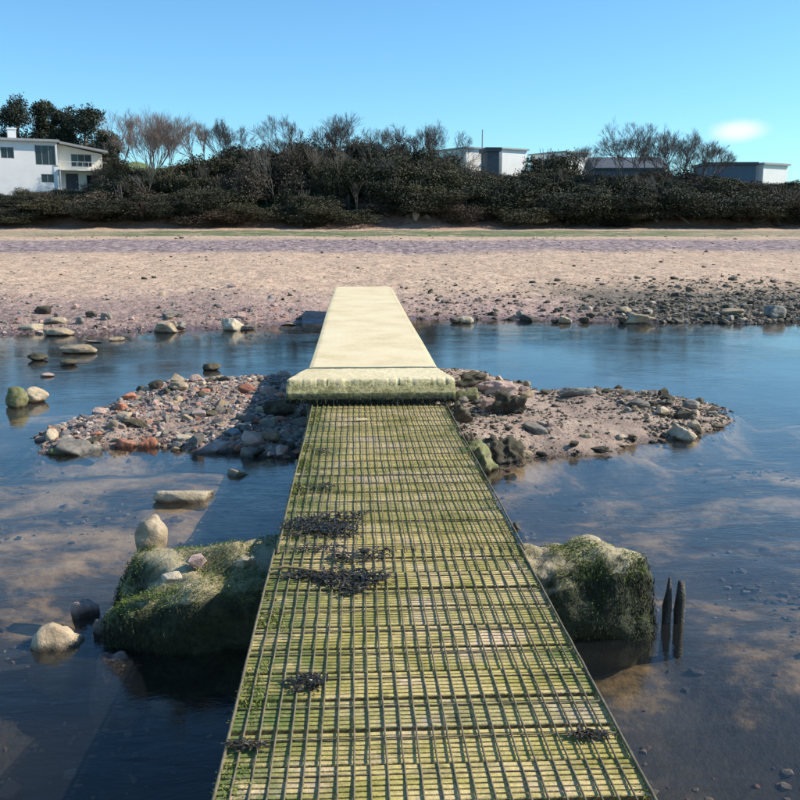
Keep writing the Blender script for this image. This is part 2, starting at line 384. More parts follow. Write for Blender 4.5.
def H(x, y):
    x = np.asarray(x, float); y = np.asarray(y, float)
    s = shore(x); d = (y - s) / np.where(y > s, (99 - s) / 78.0, 1.0)
    bz = np.interp(d, PY, PZ)
    # height of the hill eases along the bank
    hillk = np.interp(x, [-60, -30, -18, -8, 0, 12, 30, 60], [.75, .8, .85, 1.1, 1.15, 1.05, .95, .9])
    bz = np.where(bz > 3, 3 + (bz - 3) * hillk, bz)
    # green field rising on the left behind the trees
    bz = bz + sstep(122, 165, y) * sstep(5, -18, x) * 4.2
    beach = bz + np.where(y > s, fbm(x * .35, y * .2, 3, 3) * .10 * sstep(0, 6, y - s) + fbm(x * 2.2, y * 1.5, 3, 9) * .035, 0)
    beach = beach + sstep(96, 100, y) * fbm(x * .25, y * .25, 4, 12) * 1.3
    bed = -.22 + fbm(x * .8, y * .9, 4, 2) * .18 - sstep(11.5, 14, y) * .35
    bed = bed + sstep(4.2, 6, y) * sstep(-.5, -1.6, x) * sstep(9, 8, y) * .13 - sstep(4.6, 3.2, y) * .12 + sstep(1.2, 2.2, x) * sstep(3.6, 5, y) * sstep(8, 6.5, y) * .08
    bed = bed - sstep(4.9, 4.1, y) * sstep(.6, -.2, x) * sstep(-2.6, -1.2, x) * .30  # pool dug here so a darker bed deepens the bridge's shadow
    bed = np.minimum(bed, -.045)
    k = sstep(-1.0, .0, y - s)
    z = np.where(y > s, np.maximum(beach, .0 + beach), bed * (1 - k) + 0 * k)
    sd = bar_sd(x, y)
    bh = .05 + sstep(0, .8, sd) * .085 + sstep(1.4, .7, np.abs(x - .9)) * sstep(0, .5, sd) * .07 + fbm(x * 3, y * 3, 4, 8) * .06
    kb = sstep(-.45, .12, sd)
    z = np.where((y < 16), z * (1 - kb) + bh * kb, z)
    z = z + sstep(-7, -11, y) * 1.6
    return z
def Hs(x, y): return float(H(np.array([x]), np.array([y]))[0])

def axis(segs):
    out = [segs[0][0]]
    for a, b, st0, st1 in segs:
        x = a
        while x < b - 1e-6:
            f = (x - a) / (b - a); x += st0 * (1 - f) + st1 * f
            out.append(min(x, b))
    return np.array(out)
ys = axis([(-20, 0, 1.5, .25), (0, 5, .08, .05), (5, 14, .04, .05), (14, 26, .06, .10), (26, 60, .15, .4), (60, 98, .4, .5), (98, 135, .6, 1.2), (135, 900, 3, 40)])
xp = axis([(0, 5, .05, .06), (5, 12, .07, .14), (12, 45, .2, .9), (45, 100, 1, 5), (100, 900, 10, 60)])
xs = np.concatenate([-xp[::-1][:-1], xp])
def sheet(name, y0, y1, mat, label, mask=None):
    yy = ys[(ys >= y0 - 1e-6) & (ys <= y1 + 1e-6)]
    X, Y = np.meshgrid(xs, yy); Z = H(X, Y); nx = len(xs); ny = len(yy)
    V = np.stack([X, Y, Z], -1).reshape(-1, 3)
    i = np.arange(nx * ny).reshape(ny, nx)
    Fq = np.stack([i[:-1, :-1], i[:-1, 1:], i[1:, 1:], i[1:, :-1]], -1).reshape(-1, 4)
    if mask is not None:
        c = V[Fq].mean(1); Fq = Fq[mask(c)]
        u, inv = np.unique(Fq, return_inverse=True); V = V[u]; Fq = inv.reshape(-1, 4)
    return tag(mesh_np(name, V, Fq, mat, smooth=True), label, None, None, 'structure')
YA = float(ys[np.argmin(abs(ys - 15))]); YC = float(ys[np.argmin(abs(ys - 98))])
def is_bar(c): return (bar_sd(c[:, 0], c[:, 1]) > -.12) & (c[:, 1] < 15)
def is_beach(c): return c[:, 1] > shore(c[:, 0]) - .25
sheet('gravel_bar', ys[0], YA, M['bar'], 'low bar of sand and gravel crossing the river under the walkway', is_bar)
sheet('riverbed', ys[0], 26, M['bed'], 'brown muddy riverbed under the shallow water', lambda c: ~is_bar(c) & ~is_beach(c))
sheet('beach', YA, YC, M['beach'], 'wide flat sandy foreshore beyond the river', lambda c: is_beach(c))
sheet('hillside', YC, ys[-1], M['hill'], 'red soil bank rising to grassy ground behind the beach')

# water surface (one closed end-to-end sheet)
WX, WY = np.meshgrid(np.linspace(-300, 300, 40), np.linspace(-20, 24.5, 12))
ii = np.arange(40 * 12).reshape(12, 40)
tag(mesh_np('river_water', np.stack([WX, WY, WX * 0], -1).reshape(-1, 3), np.stack([ii[:-1, :-1], ii[:-1, 1:], ii[1:, 1:], ii[1:, :-1]], -1).reshape(-1, 4), M['water'], smooth=True),
    'shallow rippled blue river water', None, None, 'structure')

# ------------------------------------------------------------------ footbridge
deck_x0, deck_x1 = -.40, .81
br = empty('footbridge', (0.2, 8.3, .485)); br.rotation_euler = (R(-.3), 0, 0)
tag(br, 'mossy timber footbridge of grooved boards covered with wire mesh', 'footbridge')
wire_m = simple('dirty_wire', (.15, .125, .075), .85, 40, .5, .3)
beam_m = simple('dark_wet_timber', (.05, .045, .03), .7, 6, .3, .5)
groove_m = simple('dark_groove', (.13, .105, .04), .85, 30, .4, .3)  # darker brown for groove floors, board sides and undersides
PITCHB, NB = .2, 49
def board_mesh(seed):
    """one grooved board: width along Y, seven ribs"""
    rr = random.Random(seed); Wb = .183; n = 7; pr = []
    rib = Wb / n; g = .0052; dp = .010
    for k in range(n):
        a = -Wb / 2 + k * rib
        pr += [(a + g / 2, -dp if k else -.004), (a + g / 2 + .0015, 0), (a + rib - g / 2 - .0015, 0), (a + rib - g / 2, -dp if k < n - 1 else -.004)]
    pr += [(Wb / 2, -.022), (PITCHB / 2 + .002, -.024), (PITCHB / 2 + .002, -.032), (-PITCHB / 2 - .002, -.032), (-PITCHB / 2 - .002, -.024), (-Wb / 2, -.022)]  # wide lower tongue added to block sunlight between boards
    nx = 13; K = len(pr); V = []; Fc = []; mi = []
    x0, x1 = deck_x0 - .2 + rr.uniform(-.004, .004), deck_x1 - .2 + rr.uniform(-.004, .004)
    for i in range(nx):
        x = x0 + (x1 - x0) * i / (nx - 1); dz = rr.uniform(-.0012, .0012); dy = rr.uniform(-.0015, .0015)
        for (py_, pz_) in pr: V.append((x, py_ + dy, pz_ + dz + rr.uniform(-.0006, .0006)))
    for i in range(nx - 1):
        for j in range(K):
            j2 = (j + 1) % K
            Fc.append((i * K + j, i * K + j2, (i + 1) * K + j2, (i + 1) * K + j))
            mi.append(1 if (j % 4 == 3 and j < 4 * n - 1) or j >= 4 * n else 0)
    me = bpy.data.meshes.new('board'); me.from_pydata(V, [], Fc + [tuple(range(K))[::-1], tuple((nx - 1) * K + j for j in range(K))])
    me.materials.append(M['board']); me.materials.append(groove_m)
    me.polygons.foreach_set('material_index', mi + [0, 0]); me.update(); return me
bms = [board_mesh(k) for k in range(6)]
for k in range(NB):
    o = obj_me('board', random.choice(bms), br)
    o.location = (0, .14 - k * PITCHB + random.uniform(-.003, .003), random.uniform(-.003, .002))
    o.rotation_euler = (random.uniform(-.014, .014), random.uniform(-.002, .002), random.uniform(-.004, .004))
for bx_ in (deck_x0 - .2 + .08, .0, deck_x1 - .2 - .08):
    MB().box(bx_ - .04, bx_ + .04, -9.6, .22, -.17, -.034).build('beam', beam_m, br)
# wire mesh: two sheets meeting at about 4.5 m
def wire_sheet(y0, y1, xoff, zoff, seed):
    rr = random.Random(seed); mb = MB(); x = deck_x0 - .2 + xoff
    n = 25; stepx = (deck_x1 - deck_x0 - .004) / n
    for i in range(n + 1):
        xx = x + i * stepx; pts = []; K = int((y1 - y0) / .1) + 1
        ph = rr.uniform(0, 6); am = rr.uniform(.001, .0035)
        for j in range(K + 1):
            y = y0 + (y1 - y0) * j / K
            pts.append((xx + am * math.sin(y * 2.1 + ph) + rr.uniform(-.001, .001), y, .0045 + zoff + (.0018 if j % 2 else 0) + rr.uniform(0, .0015)))
        mb.tube(pts, .0034 if 0 < i < n else .0055, 5)
    y = -.06 - PITCHB * 100 + .042
    while y < y0: y += PITCHB
    while y < y1:
        pts = [(x + (deck_x1 - deck_x0) * j / 26 - .002, y + rr.uniform(-.0022, .0022), .0025 + zoff + (.002 if j % 2 else 0)) for j in range(27)]
        mb.tube(pts, .0026, 5); y += PITCHB
    return tag(mb.build('wire_mesh', wire_m, br, smooth=True), kind='stuff')
wire_sheet(-9.6, -3.84, .001, .000, 3); wire_sheet(-3.90, .16, .014, .006, 5)
# moss and slime tufts creeping over the left edge of the deck (joined blades)
def blades(name, pts, lens, dirs, wid, mats, parent=None):
    pts = np.asarray(pts, float); n = len(pts); dirs = np.asarray(dirs, float); lens = np.asarray(lens, float)[:, None]
    side = np.cross(dirs, rng.normal(size=(n, 3))); side /= np.linalg.norm(side, axis=1, keepdims=True) + 1e-9
    wv = side * (np.asarray(wid) if np.ndim(wid) else wid)
    mid = pts + dirs * lens * .5 + rng.normal(size=(n, 3)) * lens * .08; tip = pts + dirs * lens + rng.normal(size=(n, 3)) * lens * .12
    V = np.stack([pts - wv, pts + wv, mid + wv * .9, mid - wv * .9, tip + wv * .3, tip - wv * .3], 1).reshape(-1, 3)
    b = (np.arange(n) * 6)[:, None]
    Fq = np.concatenate([b + np.array([[0, 1, 2, 3]]), b + np.array([[3, 2, 4, 5]])])
    return mesh_np(name, V, Fq, mats, parent)
algae_m = mat_leaf('green_algae', (.035, .060, .008), (.19, .25, .035), .6); hang_m = mat_leaf('shaded_hanging_weed', (.006, .009, .003), (.035, .045, .014), .7)  # hanging weed near black: shade of the pier fronts put into its colour
P_, L_, D_ = [], [], []
while len(P_) < 5200:
    y = random.uniform(-6.2, .1); e = abs(random.gauss(0, .07)); left = random.random() < .86
    x = (deck_x0 - .2 + e) if left else (deck_x1 - .2 - e * .3)
    if float(fbm(np.array([x * 9]), np.array([y * 6]), 3, 41)[0]) < .02: continue
    P_.append((x, y, -.001)); L_.append(random.uniform(.006, .02)); d = Vector((random.uniform(-1, 1), random.uniform(-1, 1), random.uniform(.15, .9))).normalized(); D_.append(tuple(d))
tag(blades('algae', P_, L_, D_, .002, algae_m, br), kind='stuff')

# ------------------------------------------------------------------ concrete step block and long walkway slab
def mat_concrete(name, stops, mossy):
    m, t, b = newmat(name); p = pos(t); s = sepz(t, p)
    n1 = noise_tex(t, 1.6, 5, .6, p); n2 = noise_tex(t, 22, 5, .7, p); n3 = noise_tex(t, 120, 3, .6, p)
    c = ramp(t, n1, stops)
    c = mix(t, .5, c, ramp(t, n2, [(.3, .72), (.6, 1.0)]), 'MULTIPLY')
    if not mossy:                                    # dirt along the edges and drifting sand stains
        ex = mth(t, 'ABSOLUTE', mth(t, 'SUBTRACT', s[0], .19)); st = noise_tex(t, 3.5, 5, .7, scaled(t, p, (1.6, .5, 1)))
        dirt = mth(t, 'MULTIPLY', maprange(t, mth(t, 'ADD', ex, mth(t, 'MULTIPLY', st, .22)), .66, .76), .45)
        c = mix(t, dirt, c, (.42, .37, .20)); c = mix(t, mth(t, 'MULTIPLY', maprange(t, st, .55, .72), .28), c, (.52, .42, .25))
    if mossy:
        f = maprange(t, mth(t, 'ADD', s[2], mth(t, 'MULTIPLY', mth(t, 'SUBTRACT', noise_tex(t, 7, 5, .7, p), .5), .10)), .718, .668)
        mf = mth(t, 'MULTIPLY', f, maprange(t, n2, .33, .56, .35, 1))
        c = mix(t, mth(t, 'MULTIPLY', mf, .85), c, ramp(t, n2, [(.3, (.06, .065, .012)), (.5, (.30, .28, .08)), (.68, (.58, .50, .26))]))
        low = maprange(t, mth(t, 'ADD', s[2], mth(t, 'MULTIPLY', mth(t, 'SUBTRACT', noise_tex(t, 14, 4, .7, p), .5), .09)), .612, .565)
        c = mix(t, mth(t, 'MULTIPLY', low, .9), c, (.035, .035, .014))  # dark moss band, its tone also painting the shade under the overhang
        patch = maprange(t, noise_tex(t, 10, 5, .75, scaled(t, p, (1, 1, 1.6))), .47, .60)
        c = mix(t, mth(t, 'MULTIPLY', mth(t, 'MULTIPLY', patch, f), .75), c, (.13, .125, .04))
        pit = maprange(t, noise_tex(t, 75, 3, .7, p), .54, .62)
        c = mix(t, mth(t, 'MULTIPLY', pit, mth(t, 'MULTIPLY', f, .9)), c, (.06, .05, .025))
    t.links.new(c, b.inputs['Base Color']); b.inputs['Roughness'].default_value = .85
    bump(t, b, mth(t, 'ADD', n2, mth(t, 'MULTIPLY', n3, .5)), .6 if mossy else .3, .012 if mossy else .004); return m
conc = mat_concrete('pale_concrete', [(.3, (.64, .52, .29)), (.5, (.74, .625, .38)), (.7, (.77, .665, .44))], False)
concm = mat_concrete('mossy_concrete', [(.3, (.60, .50, .29)), (.5, (.74, .63, .38)), (.7, (.78, .68, .43))], True)
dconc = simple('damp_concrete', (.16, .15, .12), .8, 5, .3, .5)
def rough_prism(name, prof, x0, x1, mat, parent, nx=60, amp=.008, sub=5, taper=0):
    """profile in Y,Z (list, closed) swept along X, subdivided and roughened"""
    pr = []
    for i in range(len(prof)):
        a, b_ = prof[i], prof[(i + 1) % len(prof)]
        for k in range(sub): f = k / sub; pr.append((a[0] + (b_[0] - a[0]) * f, a[1] + (b_[1] - a[1]) * f))
    K = len(pr); V = []; Fc = []; z0 = min(p[1] for p in pr); z1 = max(p[1] for p in pr); ymn = min(p[0] for p in pr)
    cy = sum(p[0] for p in pr) / K; cz = sum(p[1] for p in pr) / K
    for i in range(nx + 1):
        x = x0 + (x1 - x0) * i / nx
        for (y, z) in pr:
            xx = x
            e = min(i, nx - i)
            k = 1 - (.03 if e == 0 else .008 if e == 1 else 0)
            v = Vector((xx, cy + (y - cy) * k, cz + (z - cz) * k))
            n = mn.noise_vector(v * 9) * amp + mn.noise_vector(v * 31) * amp * .5
            V.append(tuple(v + n))
    for i in range(nx):
        for j in range(K): Fc.append((i * K + j, i * K + (j + 1) % K, (i + 1) * K + (j + 1) % K, (i + 1) * K + j))
    me = bpy.data.meshes.new(name); me.from_pydata(V, [], Fc + [tuple(range(K))[::-1], tuple(nx * K + j for j in range(K))])
    me.materials.append(mat); me.polygons.foreach_set('use_smooth', [True] * len(me.polygons)); me.update()
    return obj_me(name, me, parent)
bl = empty('concrete_step', (.15, 8.8, 0)); tag(bl, 'wide concrete step with mossy pitted front edge where mesh deck meets pale walkway', 'step')
# cap: local coords relative to (.15,8.8)
cap = rough_prism('step_cap', [(-.345, .540), (-.335, .60), (-.245, .708), (-.225, .714), (.40, .718), (.42, .52), (-.20, .52)], -.77, .76, concm, bl, 150, .0035, 12)
for v in cap.data.vertices:                          # plan narrows towards the walkway; broken front arris
    f = min(1, max(0, (v.co.y + .24) / .62)); v.co.x = .02 * f + v.co.x * (1 - .155 * f)
    if v.co.y < -.2 and v.co.z > .66:
        ch_ = max(0, mn.noise(Vector((v.co.x * 7, 3, 1))) - .12) * .022 + max(0, mn.noise(Vector((v.co.x * 23, 8, 1))) - .1) * .016; v.co.z -= ch_; v.co.y += ch_ * .5
cap.data.polygons.foreach_set('use_smooth', [False] * len(cap.data.polygons))
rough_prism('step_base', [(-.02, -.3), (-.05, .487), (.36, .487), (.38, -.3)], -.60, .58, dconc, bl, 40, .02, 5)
P_, L_, D_ = [], [], []
for k in range(2600):
    x = random.uniform(-.77, .76); P_.append((x, -.355 + random.uniform(0, .03), random.uniform(.53, .555))); L_.append(random.uniform(.02, .055) * (1 + float(vn(np.array([x * 25]), np.array([0]), 3)[0])))
    D_.append((random.gauss(0, .2), -.15, -.95))
tag(blades('algae', P_, L_, D_, .0028, mat_leaf('undershade_algae', (.006, .009, .003), (.03, .04, .012)), bl), kind='stuff')  # near-black fringe thickens the shadow strip under the step's front edge
# walkway slab
wk = empty('walkway_slab', (.18, 16, 0)); tag(wk, 'long pale cream concrete walkway slab running to the far beach', 'walkway')
def slab():
    Y0, Y1, ny = 9.235 - 16, 22.65 - 16, 140; V = []; Fc = []
    for i in range(ny + 1):
        f = i / ny; y = Y0 + (Y1 - Y0) * f
        xl = -.64 - .01 * f + .006 * math.sin(f * 9) + (.02 * sstep(.93, 1, f)); xr = .625 + .075 * f + .006 * math.sin(f * 7 + 1) - (.05 * sstep(.9, 1, f))
        zt = .724 + .003 * math.sin(f * 14) - .0 * f
        row = [(xl, .52), (xl, zt - .018), (xl + .012, zt - .004), (xl + .05, zt + .002)]
        for q in (.25, .5, .75): row.append((xl + (xr - xl) * q, zt + .003 + .002 * math.sin(f * 40 + q * 9)))
        row += [(xr - .05, zt + .002), (xr - .012, zt - .004), (xr, zt - .018), (xr, .52)]
        for (x, z) in row: V.append((x, y, z))
    K = 11
    for i in range(ny):
        for j in range(K):
            Fc.append((i * K + j, (i + 1) * K + j, (i + 1) * K + (j + 1) % K, i * K + (j + 1) % K))
    Fc += [tuple(range(K)), tuple(ny * K + j for j in range(K))[::-1]]
    me = bpy.data.meshes.new('deck_slab'); me.from_pydata(V, [], Fc); me.materials.append(conc); me.update()
    return obj_me('deck_slab', me, wk)
slab()
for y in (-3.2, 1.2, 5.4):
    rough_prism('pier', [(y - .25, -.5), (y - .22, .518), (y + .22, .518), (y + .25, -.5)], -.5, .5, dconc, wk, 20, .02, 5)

# ------------------------------------------------------------------ rocks
def rock_mesh(name, seed, sub, kind):
    rr = random.Random(seed); bm = bmesh.new(); bmesh.ops.create_icosphere(bm, subdivisions=sub, radius=1)
    if kind == 'hull':
        bm.clear()
        for i in range(15):
            v = Vector((rr.gauss(0, 1), rr.gauss(0, 1), rr.gauss(0, 1))).normalized(); bm.verts.new(v * rr.uniform(.8, 1.1))
        bmesh.ops.convex_hull(bm, input=bm.verts[:])
        for v in [v for v in bm.verts if not v.link_faces]: bm.verts.remove(v)
        if sub > 1:
            bmesh.ops.bevel(bm, geom=bm.edges[:] + bm.verts[:], offset=.07, segments=1, affect='EDGES'); bmesh.ops.triangulate(bm, faces=bm.faces[:])
    elif kind in ('ang', 'crag'):
        pl = []
        for i in range(rr.randint(7, 10)):
            n = Vector((rr.gauss(0, 1), rr.gauss(0, 1), rr.gauss(0, 1))).normalized(); pl.append((n, rr.uniform(.48, .9)))
        pl += [(Vector((rr.uniform(-.25, .25), rr.uniform(-.25, .25), 1)).normalized(), rr.uniform(.6, .8)), (Vector((0, 0, -1)), .75)]
        off = Vector((seed * 3.1, 1.7, seed))
        for v in bm.verts:
            d = v.co.normalized(); r = 1.15
            for n, q in pl:
                c = d.dot(n)
                if c > .05: r = min(r, q / c)
            r *= 1 + ((.38 * mn.noise(d * 1.9 + off) + .24 * mn.noise(d * 4.1 + off)) if kind == 'crag' else 0) + .10 * mn.noise(d * 2.2 + off) + (.10 * mn.noise(d * 5 + off) + .05 * mn.noise(d * 13 + off) + .03 * mn.noise(d * 28 + off) if sub > 2 else 0)
            v.co = d * r
    else:
        off = Vector((seed * 5.3, 7, seed))
        for v in bm.verts:
            d = v.co.normalized(); r = .92 + .28 * mn.noise(d * 1.1 + off) + .10 * mn.noise(d * 2.7 + off) + (.04 * mn.noise(d * 8 + off) if sub > 2 else 0)
            v.co = d * r
    xs_ = [v.co.x for v in bm.verts]; y_ = [v.co.y for v in bm.verts]; z_ = [v.co.z for v in bm.verts]
    for v in bm.verts:
        v.co.x = (v.co.x - (max(xs_) + min(xs_)) / 2) / (max(xs_) - min(xs_)) ; v.co.y = (v.co.y - (max(y_) + min(y_)) / 2) / (max(y_) - min(y_)); v.co.z = (v.co.z - min(z_)) / (max(z_) - min(z_))
    me = bpy.data.meshes.new(name); bm.to_mesh(me); bm.free()
    me.polygons.foreach_set('use_smooth', [kind != 'hull'] * len(me.polygons)); return me
def with_mat(me, mat):
    c = me.copy(); c.materials.clear(); c.materials.append(mat); return c
_big = {}
def big_rock(kind, seed, matk, sub=4):
    k = (kind, seed, matk, sub)
    if k not in _big: _big[k] = with_mat(rock_mesh('rock', seed, sub, kind), M[matk])
    return _big[k]
def rock(px, py, wpx, hpx, matk, label, kind='ang', seed=1, dr=.8, z=None, rz=0, tilt=(0, 0), name='rock', cat='rock', sink=.18, group=None):
    """px,py: middle of its foot in the view; wpx,hpx its apparent size"""
    zz = 0.0 if z is None else z
    for _ in range(4):
        p = at(px, py, zz)
        if z is None: zz = max(0.0, Hs(p.x, p.y)) if p.y < 98 else Hs(p.x, p.y)
    dep = p.y; wd = wpx / F_PX * dep; ht = hpx / F_PX * dep * .95
    dp = wd * dr
    ang = math.atan2(CAM_H, dep); ht = max(.02, (ht - .55 * dp * math.sin(ang)) if ht > .8 * dp * math.sin(ang) else ht * .45)
    o = obj_me(name, big_rock(kind, seed, matk)); s = 1 / (1 - sink)
    if z is None and p.y < 11:                       # stand it on the river bottom
        bot = min(0.0, Hs(p.x, p.y)) - .03
        if bot < -.06: sink = (-bot) / (ht - bot); s = (ht - bot) / ht; wd *= 1.1; dp *= 1.1
    o.scale = (wd, dp, ht * s); o.location = (p.x, p.y + dp * .42, zz - ht * s * sink)
    o.rotation_euler = (tilt[0], tilt[1], rz)
    return tag(o, label, cat, group)

# in the river, left
rock(165, 333, 26, 12, 'tan', 'squared tan rock with a dark left side at the far left waterline', seed=2, dr=.8)
rock(229, 331, 24, 15, 'pale', 'pale pointed rock at the far waterline left of the walkway', seed=3, tilt=(0, .3))
rock(246, 317, 18, 6, 'grey', 'flat grey slab lying just behind the pale pointed rock', seed=5, dr=.7)
rock(76, 354, 38, 11, 'tan', 'long low tan rock in the shallows near the left frame edge', 'rnd', 4, .5)
rock(67, 366, 18, 8, 'dark', 'small dark rock just below the long low tan rock', 'rnd', 5, .8)
rock(56, 336, 30, 9, 'tan', 'half sunk sandy rock at the far left water edge', 'rnd', 6, .6)
rock(36, 361, 20, 9, 'dark', 'brown black rock in water by the left frame edge', 'rnd', 7, .8)
rock(46, 377, 14, 5, 'pink', 'low pinkish rock barely out of the left water', 'rnd', 8, .8)
rock(34, 403, 26, 18, 'tan', 'rounded olive tan boulder standing in water at left edge', 'rnd', 9, .8)
rock(14, 408, 24, 24, 'mossy', 'mossy boulder at the extreme left of the river', 'rnd', 10, .8)
rock(115, 341, 16, 5, 'tan', 'little flat tan rock in the shallows below the left gravel', seed=6)
rock(92, 343, 20, 3, 'grey', 'sliver of grey rock just breaking the left shallows', seed=7, dr=.5)
rock(211, 371, 18, 9, 'dark', 'dark brown rock alone in deep blue water left of walkway', seed=8)
rock(195, 383, 15, 6, 'pink', 'low pink rock just beyond the left gravel bar', 'rnd', 11)
rock(218, 380, 16, 5, 'tan', 'low buff rock between the lone dark rock and gravel bar', 'rnd', 12)
rock(236, 477, 22, 9, 'tan', 'small brown rock in water at the edge of the bridge shadow', seed=9, dr=.7)
rock(181, 503, 62, 17, 'pale', 'flat wedge shaped pale rock lying in the river left of bridge', seed=10, dr=.62, rz=.25, tilt=(-.1, .12))
rock(50, 652, 58, 36, 'tan', 'large rounded pale boulder low at the left edge', 'rnd', 13, .8)
rock(112, 664, 58, 16, 'pink', 'brown boulder awash between the pale boulder and bridge shadow', 'rnd', 14, .7)
rock(84, 618, 26, 22, 'pink', 'pink brown stone at the outer foot of the mossy left pier', seed=11)
rock(102, 636, 22, 20, 'grey', 'wet grey stone below the mossy left pier', seed=12)
rock(64, 632, 26, 14, 'dark', 'black wet stone between pink brown stone and pale boulder', seed=13)
# left bar, distinctive ones
rock(178, 391, 20, 11, 'tan', 'rounded tan cobble on the back edge of left gravel bar', 'rnd', 15)
rock(155, 394, 16, 12, 'dark', 'dark angular cobble on the back corner of left gravel bar', seed=14)
rock(122, 413, 13, 10, 'orange', 'bright orange brick like stone on left gravel bar', seed=15, name='brick_fragment')
rock(147, 448, 18, 12, 'orange', 'orange stone on the front edge of left gravel bar', seed=16)
rock(124, 446, 18, 12, 'red', 'rusty red stone left of the orange stone on bar front edge', seed=17)
rock(133, 424, 28, 10, 'dark', 'dark flat slab in the middle of the left gravel bar', seed=18, dr=.5)
rock(72, 449, 46, 15, 'grey', 'large sloping grey slab at the tip of left gravel bar', seed=19, dr=.7, tilt=(0, .25))
rock(57, 455, 22, 10, 'mossy', 'greenish stone at the outermost tip of left gravel bar', 'rnd', 16)
rock(183, 442, 18, 9, 'pale', 'small whitish stone on the front of left gravel bar', seed=20)
rock(214, 443, 52, 15, 'pink', 'broad flat reddish slab on the front of left gravel bar', seed=21, dr=.8)
rock(246, 425, 24, 14, 'grey', 'blue grey angular stone at the edge of block shadow', seed=22)
rock(268, 443, 24, 15, 'tan', 'pale stone half lit inside the shadow beside the step block', seed=23)
rock(249, 448, 18, 12, 'grey', 'grey wet stone on the waterline inside the shadow edge', seed=24)
rock(246, 394, 18, 12, 'red', 'reddish block on the back edge of left gravel bar', seed=25)
rock(268, 396, 18, 11, 'pink', 'pinkish block beside the step on left gravel bar', seed=26)
rock(279, 418, 34, 24, 'dark', 'dark boulder in shadow under left end of step block', seed=27)
# right bar
rock(478, 455, 44, 38, 'mossy', 'big dark green boulder against the right side of the bridge', kind='crag', seed=28, dr=.8, name='boulder')
rock(508, 456, 44, 34, 'dark', 'big dark hollow faced boulder next to the green boulder', kind='crag', seed=29, dr=.8, name='boulder')
rock(490, 440, 34, 30, 'dark', 'blackish rock wedged behind the green boulder', kind='crag', seed=61, name='boulder')
rock(466, 438, 26, 26, 'dark', 'black wet boulder below the end of the step block', kind='crag', seed=62, name='boulder')
rock(526, 450, 18, 14, 'tan', 'tan stone on the sand at the foot of the hollow boulder', seed=63)
rock(494, 410, 26, 14, 'pink', 'pinkish rock on the mound behind the upright rock', seed=64)
rock(468, 402, 26, 16, 'mossy', 'mossy rock against the right end of walkway step', seed=65)
rock(461, 424, 30, 26, 'dark', 'black boulder tucked under right end of step block', kind='crag', seed=30, name='boulder')
rock(509, 417, 38, 28, 'dark', 'dark upright rock casting a shadow on the sand of right bar', kind='crag', seed=31)
rock(537, 426, 30, 12, 'grey', 'light grey slab tilted on the sand right of the upright rock', seed=32, dr=.55, rz=-.5, tilt=(.1, .3))
rock(498, 396, 44, 17, 'pink', 'long reddish brown outcrop behind the upright rock on right bar', kind='crag', seed=33, dr=.5)
rock(474, 388, 38, 18, 'dark', 'broken dark rock beside the right end of walkway step', kind='crag', seed=34)
rock(578, 397, 40, 11, 'grey', 'long flat grey rock on the back edge of right bar', seed=35, dr=.5)
rock(547, 397, 13, 7, 'dark', 'small dark rock left of the long flat grey rock', seed=36)
rock(527, 398, 18, 8, 'tan', 'tan rock on back of right bar near the reddish outcrop', seed=37)
rock(619, 393, 9, 9, 'dark', 'tiny dark rock standing in water beyond right bar', seed=38)
rock(641, 408, 24, 10, 'grey', 'rounded grey rock dark on its left on the right bar', 'rnd', 17)
rock(669, 404, 16, 9, 'dark', 'dark lump between two grey rocks on the right bar', 'rnd', 18)
rock(693, 409, 18, 12, 'grey', 'domed grey rock near the outer end of right bar', 'rnd', 19)
rock(681, 439, 30, 18, 'pale', 'pale slanted slab dipping into water at the front of right bar', seed=39, dr=.7, rz=-.6, tilt=(0, .45))
rock(717, 427, 22, 6, 'dark', 'low dark rock at the outer tip of right bar', seed=40, dr=.5)
rock(601, 452, 20, 8, 'dark', 'dark low rock at the front waterline of right bar', seed=41, dr=.6)
rock(622, 447, 18, 5, 'tan', 'thin tan slab beside the low dark front rock', seed=42, dr=.6)
rock(587, 434, 14, 7, 'tan', 'small buff cobble in the middle of right bar', seed=43)
rock(518, 530, 18, 9, 'dark', 'little black rock in water behind the mossy right pier', 'rnd', 20)
# far shore
rock(640, 319, 36, 12, 'tan', 'tan rock with black left end on the far right waterline', seed=44, dr=.6)
rock(626, 319, 16, 8, 'dark', 'black rock touching the tan rock on far waterline', seed=45)
rock(566, 308, 14, 9, 'tan', 'tan rock just above the far right waterline', seed=46)
rock(585, 304, 11, 7, 'dark', 'squared dark rock right of the tan rock above waterline', seed=47)
rock(556, 306, 9, 5, 'dark', 'small dark rock left of the tan rock above waterline', seed=48)
rock(467, 309, 16, 8, 'pale', 'whitish rock at the waterline just right of walkway end', 'rnd', 21)
rock(457, 307, 13, 6, 'dark', 'dark rock touching the whitish rock near walkway end', 'rnd', 22)
rock(735, 303, 24, 8, 'tan', 'flat olive tan rock among weedy stones on far right shore', seed=49)
rock(778, 308, 22, 16, 'grey', 'grey block among weedy stones at right frame edge', seed=50)
rock(747, 291, 10, 3, 'pale', 'small white flat stone among weedy stones on far right shore', seed=51)
rock(40, 297, 16, 9, 'dark', 'dark rock on the far sand at left', seed=52)
rock(52, 302, 22, 8, 'pale', 'pale pink rock beside the dark rock on far left sand', seed=53)
rock(26, 303, 24, 8, 'pale', 'pale rock leftmost on the far sand', seed=54)
rock(90, 304, 12, 8, 'dark', 'dark rock above the far left waterline', seed=55)
rock(78, 305, 10, 9, 'grey', 'pointed grey rock left of the dark rock on far sand', seed=56)
rock(105, 311, 12, 8, 'grey', 'grey stone right of the dark rock above far waterline', seed=57)
rock(169, 303, 18, 8, 'grey', 'dark grey rock on the sand above the squared tan rock', seed=58)
